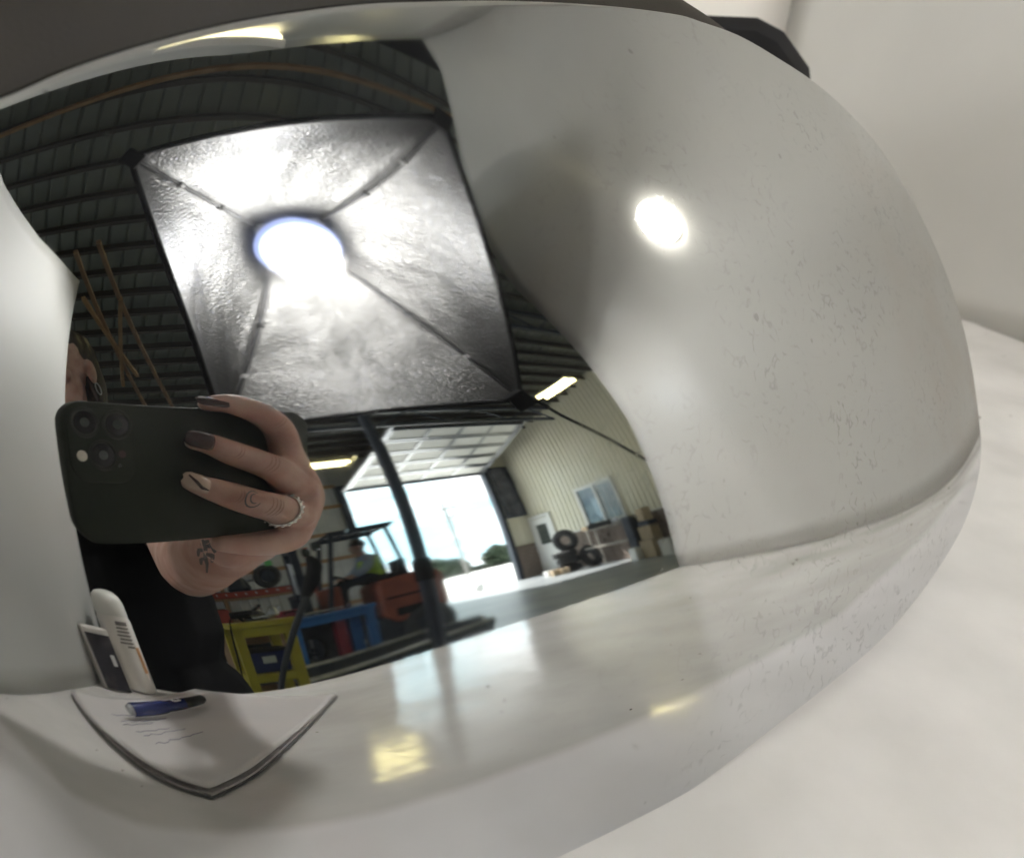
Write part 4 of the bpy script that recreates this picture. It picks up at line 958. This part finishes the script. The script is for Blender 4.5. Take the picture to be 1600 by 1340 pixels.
def across(px_, py_, ang, L_, k): 
    c, s_ = math.cos(R(ang)), math.sin(R(ang)); bend = .10
    return [(px_ + c*t*L_/2 + s_*bend*L_*(1-t*t) , py_ + s_*t*L_/2 - c*bend*L_*(1-t*t)) for t in (-1,-.5,0,.5,1)]
cr_ = []
for (kx, ky, an, L_) in ((86,-44,62,10),(88.3,-45,62,11),(90.6,-46,62,10.5),(92.6,-46.8,62,9),(86,-18,60,9),(88.2,-19,60,10),(90.4,-20,60,9.5),(68,-36.4,62,8),(69.5,-37.2,62,8),(69,-11,60,7.5),(70.4,-11.8,60,7.5),(94,8,48,7),(95.6,6.6,48,7)):
    cr_.append(across(kx, ky, an, L_, 0))
ink(cr_, -30, .22).build('knuckle_creases', MK, pe, solid=.0001)
tx, ty = 101, -95; SD = Vector((38,-18,50))
ink([[(tx-1,ty+13),(tx+1,ty+6),(tx,ty),(tx+1,ty-6),(tx,ty-13)], [(tx,ty+8),(tx+6,ty+7),(tx+8,ty+2)], [(tx+1,ty+2),(tx+6,ty),(tx+5,ty-5)], [(tx,ty+5),(tx-5,ty+6),(tx-6,ty+1)], [(tx,ty-1),(tx-4,ty-2),(tx-4,ty-6)], [(tx-3,ty+10),(tx+4,ty+11)]], 60, 1.6).build('forearm_tattoo', M_ink, pe, solid=.0001)

# ------------------------------------------------------------------ forklift and driver
FO = Vector((3.27,-7.30,FZ)); ff_ = Vector((-.985,-.173,0)); fs_ = Vector((-.173,.985,0))
FM = Matrix.Translation(FO) @ Matrix(((ff_.x,fs_.x,0),(ff_.y,fs_.y,0),(0,0,1))).to_4x4()
fk = thing('forklift', FO, 'orange forklift with a dark overhead guard driven across the open doorway', 'forklift')
q = MB(FM); q.box((-.05,0,.36),(1.10,.80,.34)); q.box((.35,0,.62),(.30,.80,.20)); q.build('chassis', M_darksteel, fk, bevel=.02)
q = MB(FM)
prof = [(-.66,.42),(-.70,.60),(-.68,1.02),(-.58,1.15),(-.02,1.10),(.04,1.04),(.04,.55),(-.10,.42)]
q.add([(x,s*.44,z) for s in (-1,1) for x, z in prof], [tuple(range(8)), tuple(range(15,7,-1))] + [(i,(i+1)%8,8+(i+1)%8,8+i) for i in range(8)])
hood = q.build('counterweight', M_orangered, fk, bevel=.035, smooth=True)
MB(FM).box((-.30,.447,.80),(.55,.012,.03)).build('groove', M_black, hood); MB(FM).box((-.33,.447,.57),(.45,.012,.12)).build('side_grille', M_black, hood)
MB(FM).box((.48,.0,.85),(.14,.76,.62)).build('dashboard', M_orangered, fk, bevel=.02)
q = MB(FM); q.box((-.16,0,1.15),(.46,.50,.10)); q.box((-.34,0,1.27),(.09,.46,.26)); q.build('seat', M_black, fk, bevel=.03)
for s in (-1,1):
    MB(FM).bar((.60,s*.38,.62),(.36,s*.38,1.98),.055,.055).build('front_pillar', M_darksteel, fk, bevel=.01)
    MB(FM).bar((-.32,s*.38,1.10),(-.22,s*.38,1.98),.045,.045).build('rear_pillar', M_darksteel, fk, bevel=.01)
q = MB(FM)
for s in (-1,1): q.bar((.40,s*.39,2.0),(-.28,s*.39,2.0),.055,.08)
for k in range(7): q.bar((.36-.11*k,-.41,2.02),(.36-.11*k,.41,2.02),.035,.04)
q.build('overhead_guard', M_darksteel, fk, bevel=.006)
for s in (-1,1):
    MB(FM).lathe((.50,s*.36,1.86),[(.05,0),(.075,.03),(.075,.08),(.05,.09)],14,Matrix.Rotation(R(90),3,'Y')).build('headlight', M_darkglass, fk, smooth=True)
    for lx, r_ in ((.42,.27),(-.44,.30)):
        w_ = MB(FM); w_.torus((lx,s*.40,r_), r_-.09, .09, Matrix.Rotation(R(90),3,'X'), 28, 10)
        wo = w_.build('wheel', M_rubber, fk, smooth=True)
        MB(FM).lathe((lx,s*.40-.08,r_),[(r_*.30,0),(r_*.62,.02),(r_*.62,.14),(r_*.30,.16)],18,Matrix.Rotation(R(-90),3,'X')).build('rim', M_fixture if lx > 0 else M_darksteel, wo, smooth=True)
    # mast rails
    MB(FM).box((.80,s*.30,1.00),(.10,.07,1.86)).build('mast_rail', M_darksteel, fk, bevel=.008)
    MB(FM).tube([(.80,s*.20,.2),(.80,s*.20,1.7)],.035,12).build('lift_cylinder', M_steel, fk, smooth=True)
    q = MB(FM); q.box((.93,s*.20,.50),(.045,.12,.66)); q.box((1.36,s*.20,.17),(.86,.12,.035)); q.build('fork', M_darksteel, fk, bevel=.006)
q = MB(FM)
for z in (.12,.95,1.90): q.box((.80,0,z),(.09,.64,.09))
q.build('mast_crossbar', M_darksteel, fk)
q = MB(FM)
for z in (.30,.72,1.12): q.box((.90,0,z),(.05,.82,.06))
for k in range(5): q.box((.90,-.36+k*.18,.95),(.04,.035,.40))
q.build('load_backrest', M_darksteel, fk)
MB(FM).box((.856,.30,1.55),(.012,.05,.16)).build('white_sticker', M_white, fk)
MB(FM).tube([(.50,0,1.08),(.30,0,1.24)],.02,10).build('steering_column', M_black, fk, smooth=True)
MB(FM).torus((.28,0,1.25),.15,.016,Matrix.Rotation(R(-38),3,'Y')).build('steering_wheel', M_black, fk, smooth=True)
for k in range(3): MB(FM).tube([(.36,-.22+.05*k,1.05),(.33,-.24+.05*k,1.24)],.008,6).build('lever', M_steel, fk)
dr = thing('person', FM @ Vector((-.12,0,1.2)), 'person in a lime yellow vest seated driving the orange forklift', 'person')
q = MB(FM)
q.ell((.03,0,1.76),(.085,.072,.105)); q.ell((.065,0,1.70),(.055,.058,.06)); q.ell((.118,0,1.735),(.016,.014,.02)); q.ell((.03,.074,1.74),(.02,.010,.03)); q.ell((.03,-.074,1.74),(.02,.010,.03))
chain(q, [(.015,0,1.66),(-.01,0,1.58)], [.05,.06])
for s in (-1,1):
    chain(q, [(.0,s*.20,1.50),(.10,s*.24,1.32),(.26,s*.13,1.26)], [.05,.042,.032]); q.ell((.285,s*.11,1.265),(.045,.03,.025))
    for k in range(4): chain(q, [(.30,s*(.095+.016*k),1.28),(.325,s*(.095+.016*k),1.265),(.32,s*(.095+.016*k),1.245)], [.011,.010,.008], 8)
    chain(q, [(.27,s*.085,1.27),(.29,s*.07,1.285)], [.012,.009], 8)
skin_union(q, .009, 3).build('body', M_skin, dr, smooth='full')
q = MB(FM)
for s in (-1,1): chain(q, [(-.02,s*.17,1.52),(.02,s*.22,1.42),(.10,s*.245,1.32),(.16,s*.20,1.29)], [.07,.065,.056,.05])
q.ell((-.03,0,1.52),(.10,.19,.09)); skin_union(q, .012, 3).build('blue_sleeves', M_bluecloth, dr, smooth='full')
q = MB(FM); q.ell((-.05,0,1.40),(.135,.195,.20)); q.ell((-.07,0,1.22),(.145,.18,.13)); q.ell((-.05,0,1.52),(.105,.165,.08)); skin_union(q, .012, 3).build('vest', M_hivis, dr, smooth='full')
q = MB(FM); q.ell((-.09,0,1.17),(.16,.19,.09))
for s in (-1,1): chain(q, [(-.05,s*.10,1.20),(.30,s*.12,1.15),(.36,s*.12,.84),(.38,s*.12,.72)], [.085,.07,.06,.05])
skin_union(q, .014, 3).build('trousers', M_jeans, dr, smooth='full')
for s in (-1,1): MB(FM).ell((.42,s*.12,.70),(.10,.045,.045)).build('boot', M_black, dr, smooth=True)
MB(FM).ell((.02,0,1.80),(.093,.080,.088)).build('dark_cap', M_hair, dr, smooth=True)

# ------------------------------------------------------------------ workbenches and clutter between the booth and the door
def bench(name, label, x0, x1, y, d, zt, m_, leg=.07, shelf=None):
    t = thing(name, ((x0+x1)/2, y-d/2, FZ), label, 'workbench')
    MB().box(((x0+x1)/2, y-d/2, zt-.02), (x1-x0, d, .045)).build('bench_top', m_, t, bevel=.008)
    q = MB(); q.box(((x0+x1)/2, y-.03, zt-.075), (x1-x0-.03, .03, .07)); q.box(((x0+x1)/2, y-d+.03, zt-.075), (x1-x0-.03, .03, .07)); q.build('apron', m_, t)
    for x in (x0+leg*.7, x1-leg*.7):
        for yy in (y-leg*.6, y-d+leg*.6): MB().box((x, yy, (zt-.045+FZ)/2), (leg, leg*.8, zt-.045-FZ)).build('leg', m_, t, bevel=.005)
    if shelf is not None: MB().box(((x0+x1)/2, y-d/2, shelf), (x1-x0-.04, d-.04, .06)).build('shelf', m_, t, bevel=.006)
    return t
bench('yellow_bench', 'yellow painted steel workbench stand with a lower shelf', .66, 1.13, -3.5, .50, .005, M_yellow, .075, -.42)
bench('blue_bench', 'bright blue painted workbench in front of the forklift', 1.66, 2.50, -5.5, .55, -.07, M_blue, .085)
bk = thing('storage_bin', (.92,-3.75,-.39), 'dark blue bin sitting on the lower shelf of the yellow bench', 'bin')
MB().box((.90,-3.75,-.31),(.30,.28,.16)).build('bin_body', M_penblue, bk, bevel=.012); MB().box((.90,-3.75,-.222),(.32,.30,.02)).build('bin_rim', M_black, bk)
MB().box((.90,-3.606,-.29),(.10,.006,.05)).build('bin_label', M_fixture, bk)
pl = thing('wooden_crate', (.95,-4.25,FZ), 'brown slatted crate on the floor seen through the yellow bench frame', 'crate')
for k in range(5): MB().box((.96,-4.05,FZ+.16+k*.15),(.55,.02,.10)).build('slat', M_wood, pl)
for x in (.71,1.21): MB().box((x,-4.25,FZ+.40),(.03,.42,.80)).build('side_board', M_wood2, pl)
# clutter on the yellow bench
cl = thing('angle_grinder', (.80,-3.62,.03), 'dark angle grinder with a silver guard lying on the yellow bench', 'power tool')
MB().tube([(.72,-3.62,.07),(.88,-3.66,.07)],[.028,.034],14).build('tool_body', M_black, cl, smooth=True)
MB().lathe((.92,-3.66,.05),[(.065,0),(.07,.01),(.05,.03),(.02,.05)],20).build('guard', M_steel, cl, smooth=True)
MB().tube([(.90,-3.66,.09),(.94,-3.58,.13)],.013,10).build('side_handle', M_black, cl, smooth=True)
q = MB(); chain(q, [(.72,-3.6,.05),(.68,-3.52,.02),(.65,-3.47,-.10),(.63,-3.45,-.30),(.60,-3.45,-.55)], [.007]*5, 8); q.build('tool_cord', M_cable, cl, smooth=True)
sc = thing('steel_scoop', (1.02,-3.6,.03), 'small polished metal fitting lying at the right of the yellow bench top', 'metal fitting')
MB().lathe((1.02,-3.6,.03),[(.03,0),(.045,.02),(.03,.06),(.015,.08)],16).build('cup', M_steel, sc, smooth=True); MB().tube([(1.02,-3.6,.07),(1.08,-3.62,.10)],.012,10).build('stem', M_steel, sc, smooth=True)
rgk = thing('shop_rag', (.90,-3.55,.03), 'crumpled pale rag lying near the front of the yellow bench top', 'rag')
MB().grid(lambda u, v: Vector((.86+u*.12, -3.57+v*.07, .034+.018*abs(noise.noise(Vector((u*3,v*3,2)))))), 10, 8).build('cloth', M_fixture, rgk, smooth='full', solid=.003)
wr = thing('wrench', (2.05,-5.7,-.045), 'chrome wrench lying on the blue bench top', 'wrench')
MB().tube([(1.86,-5.66,-.035),(2.22,-5.72,-.035)],.014,8).build('shank', M_steel, wr, smooth=True); MB().torus((2.25,-5.725,-.035),.030,.012,None,16,8).build('ring_end', M_steel, wr, smooth=True)
MB().box((1.84,-5.655,-.035),(.05,.07,.022)).build('jaw', M_steel, wr, bevel=.006)
rc = thing('crimson_case', (1.78,-5.75,-.045), 'crimson tool case on the left end of the blue bench', 'tool case')
MB().box((1.76,-5.80,.005),(.20,.22,.09)).build('case_shell', M_crimson, rc, bevel=.012); MB().tube([(1.70,-5.69,.01),(1.70,-5.67,.03),(1.82,-5.67,.03),(1.82,-5.69,.01)],.008,8).build('handle', M_black, rc, smooth=True)
sp = thing('floor_jack_post', (2.18,-5.62,FZ), 'crimson post standing under the blue bench', 'jack stand')
MB().box((2.17,-5.62,FZ+.36),(.10,.10,.72)).build('post', M_crimson, sp, bevel=.008); MB().box((2.17,-5.62,FZ+.015),(.26,.26,.03)).build('foot', M_crimson, sp)
sp = thing('floor_jack_post', (2.32,-5.66,FZ), 'dark blue post standing under the blue bench beside the crimson one', 'jack stand')
MB().box((2.32,-5.66,FZ+.36),(.11,.10,.72)).build('post', M_blue, sp, bevel=.008); MB().box((2.32,-5.66,FZ+.015),(.24,.26,.03)).build('foot', M_blue, sp)
tyre_mesh((1.92,-5.8,FZ+.42), Matrix.Rotation(R(90),3,'X'), .36, .13, label='worn grey tyre standing under the blue bench', group=None)
# dark tub, pallet jack
tu = thing('steel_tub', (2.1,-4.75,FZ), 'long black steel tub on the floor in front of the blue bench', 'tub')
TM = Matrix.Translation((2.15,-4.72,FZ)) @ Matrix.Rotation(R(-21),4,'Z')
q = MB(TM); Lx, Ly, h0, h1 = 1.18, .40, .06, .34
def ringr(lx, ly, z, nose): return [(-lx,-ly,z),(lx-nose,-ly,z),(lx,0,z),(lx-nose,ly,z),(-lx,ly,z)]
r1 = ringr(Lx*.92,Ly*.8,h0,.30); r2 = ringr(Lx,Ly,h1,.34); r3 = ringr(Lx-.04,Ly-.04,h1,.34); r4 = ringr(Lx*.92-.05,Ly*.8-.04,h0+.03,.30)
q.add(r1+r2+r3+r4, [(j*5+i, j*5+(i+1)%5, (j+1)*5+(i+1)%5, (j+1)*5+i) for j in range(3) for i in range(5)] + [tuple(range(4,-1,-1)), tuple(range(15,20))])
q.build('tub_body', M_darksteel, tu)
rl = ringr(Lx-.02,Ly-.02,h1+.01,.34); MB(TM).tube([Vector(p) for p in rl+[rl[0]]], .024, 8).build('rim_rail', M_steel, tu, smooth=True)
for x, yv in ((-.9,-.3),(-.9,.3),(.6,-.25),(.6,.25)): MB(TM).box((x,yv,.03),(.12,.10,.06)).build('skid', M_black, tu)
pj = thing('pallet_jack', (1.55,-3.9,FZ), 'yellow pallet jack with a black wheel in front of the steel tub', 'pallet jack')
MB().box((1.55,-3.92,FZ+.20),(.50,.22,.16),rz=R(-20)).build('pump_body', M_yellow, pj, bevel=.02)
for dx in (-.13,.13): 
    MB().box((1.30+dx*.4,-4.3+dx,FZ+.08),(.9,.14,.06),rz=R(-20)).build('fork', M_yellow, pj, bevel=.01)
w_ = MB().torus((1.66,-3.80,FZ+.14),.085,.05,Matrix.Rotation(R(90),3,'X') @ Matrix.Rotation(0,3,'Y'),24,10).build('wheel', M_rubber, pj, smooth=True)
MB().lathe((1.66,-3.84,FZ+.14),[(.03,0),(.05,.01),(.05,.08),(.03,.09)],14,Matrix.Rotation(R(-90),3,'X')).build('hub', M_yellow, w_, smooth=True)
# black padded arm hanging beside the yellow bench
hz = thing('hose', (.55,-1.5,FZ), 'black ribbed hose standing between the yellow and the blue bench', 'hose')
pts = [(.20,-1.52,-.88),(.33,-1.5,-.40),(.41,-1.5,-.19),(.488,-1.5,-.036),(.56,-1.5,.09),(.585,-1.5,.14)]
q = MB(); chain(q, pts, [.010,.010,.0105,.011,.012,.012], 10); q.build('hose_tube', M_rubber, hz, smooth=True)
q = MB(); chain(q, [(.572,-1.5,.115),(.597,-1.5,.165),(.612,-1.5,.21),(.606,-1.5,.24)], [.017,.023,.022,.013], 12); q.build('nozzle_grip', M_black, hz, smooth=True)
# red rack against the door wall
rk = thing('pallet_rack', (2.2,-13.2,FZ), 'red steel rack loaded with parts along the girted wall', 'rack')
for yy in (-13.0,-13.9):
    for z in (.62,-.48): 
        MB().box((1.7,yy,z),(6.0,.06,.14)).build('rack_beam', M_red, rk)
    for x in (-1.25,1.7,4.65): MB().box((x,yy,.4),(.09,.08,2.6)).build('upright', M_red, rk)
for z in (.70,-.40): MB().box((1.7,-13.45,z),(5.9,.84,.03)).build('deck', M_darksteel, rk)
q = MB()
for k in range(24): q.box((-1.2+k*.25,-12.96,.62),(.035,.012,.05))
q.build('clips', M_steel, rk)
def part_on(loc, label, cat, m_, kind, s):
    t = thing(cat.replace(' ','_'), loc, label, cat); x, y, z = loc
    if kind == 'wheel':
        Mx = Matrix.Rotation(R(80),3,'X'); MB().torus((x,y,z+s),s*.74,s*.26,Mx,26,10).build('tread', m_, t, smooth=True)
        MB().lathe((x,y+.05,z+s),[(s*.1,0),(s*.5,.02),(s*.48,-.06),(s*.1,-.08)],16,Mx).build('rim', M_darksteel, t, smooth=True)
    elif kind == 'box':
        MB().box((x,y,z+s*.4),(s*1.3,s,s*.8),rz=.1).build('shell', m_, t, bevel=.02); MB().box((x,y+s*.02,z+s*.82),(s*1.1,s*.7,s*.05),rz=.1).build('lid', M_black, t)
    else:
        MB().lathe((x,y,z),[(s*.5,0),(s*.55,s*.1),(s*.4,s*.5),(s*.2,s*.8)],16).build('housing', m_, t, smooth=True)
        MB().tube([(x,y,z+s*.5),(x+s*.7,y,z+s*.6)],s*.15,10).build('shaft', M_steel, t, smooth=True)
        q = MB(); chain(q, [(x-s*.3,y,z+s*.2),(x-s*.9,y+.05,z+s*.8),(x-s*1.4,y,z+s*.1)], [s*.07]*3, 8); q.build('loop_pipe', M_black, t, smooth=True)
part_on((3.75,-13.3,.72),'black wheel with a green tag standing at the right end of the upper rack shelf','wheel',M_rubber,'wheel',.34)
MB().box((3.78,-12.98,1.40),(.16,.05,.14),rz=.3).build('green_tag', M_green, bpy.data.objects['wheel'] if 'wheel' in bpy.data.objects and bpy.data.objects['wheel'].type == 'EMPTY' else rk)
part_on((3.0,-13.3,.72),'dark gearbox on the upper rack shelf next to the black wheel','engine part',M_darksteel,'lump',.55)
part_on((2.2,-13.3,.72),'grey flat machine casing at the middle of the upper rack shelf','engine part',M_steel,'box',.42)
part_on((1.3,-13.3,.72),'large red parts crate at the left of the upper rack shelf','parts crate',M_red,'box',.6)
part_on((2.0,-13.2,-.38),'red oil drum case on the lower rack shelf','parts crate',M_red,'box',.75)
part_on((3.1,-13.2,-.38),'black axle hub on the lower rack shelf behind the yellow bench','engine part',M_rubber,'lump',.6)
part_on((3.95,-13.2,-.38),'polished pump with a looped pipe on the right of the lower rack shelf','engine part',M_steel,'lump',.5)
part_on((2.45,-11.4,FZ),'black engine block with loops of pipe on the floor in front of the rack','engine part',M_black,'lump',.9)
part_on((3.5,-11.2,FZ),'dark axle assembly on the floor right in front of the rack','engine part',M_darksteel,'lump',.8)
part_on((1.5,-10.5,FZ),'low black crate on the floor at the left in front of the rack','parts crate',M_black,'box',.8)
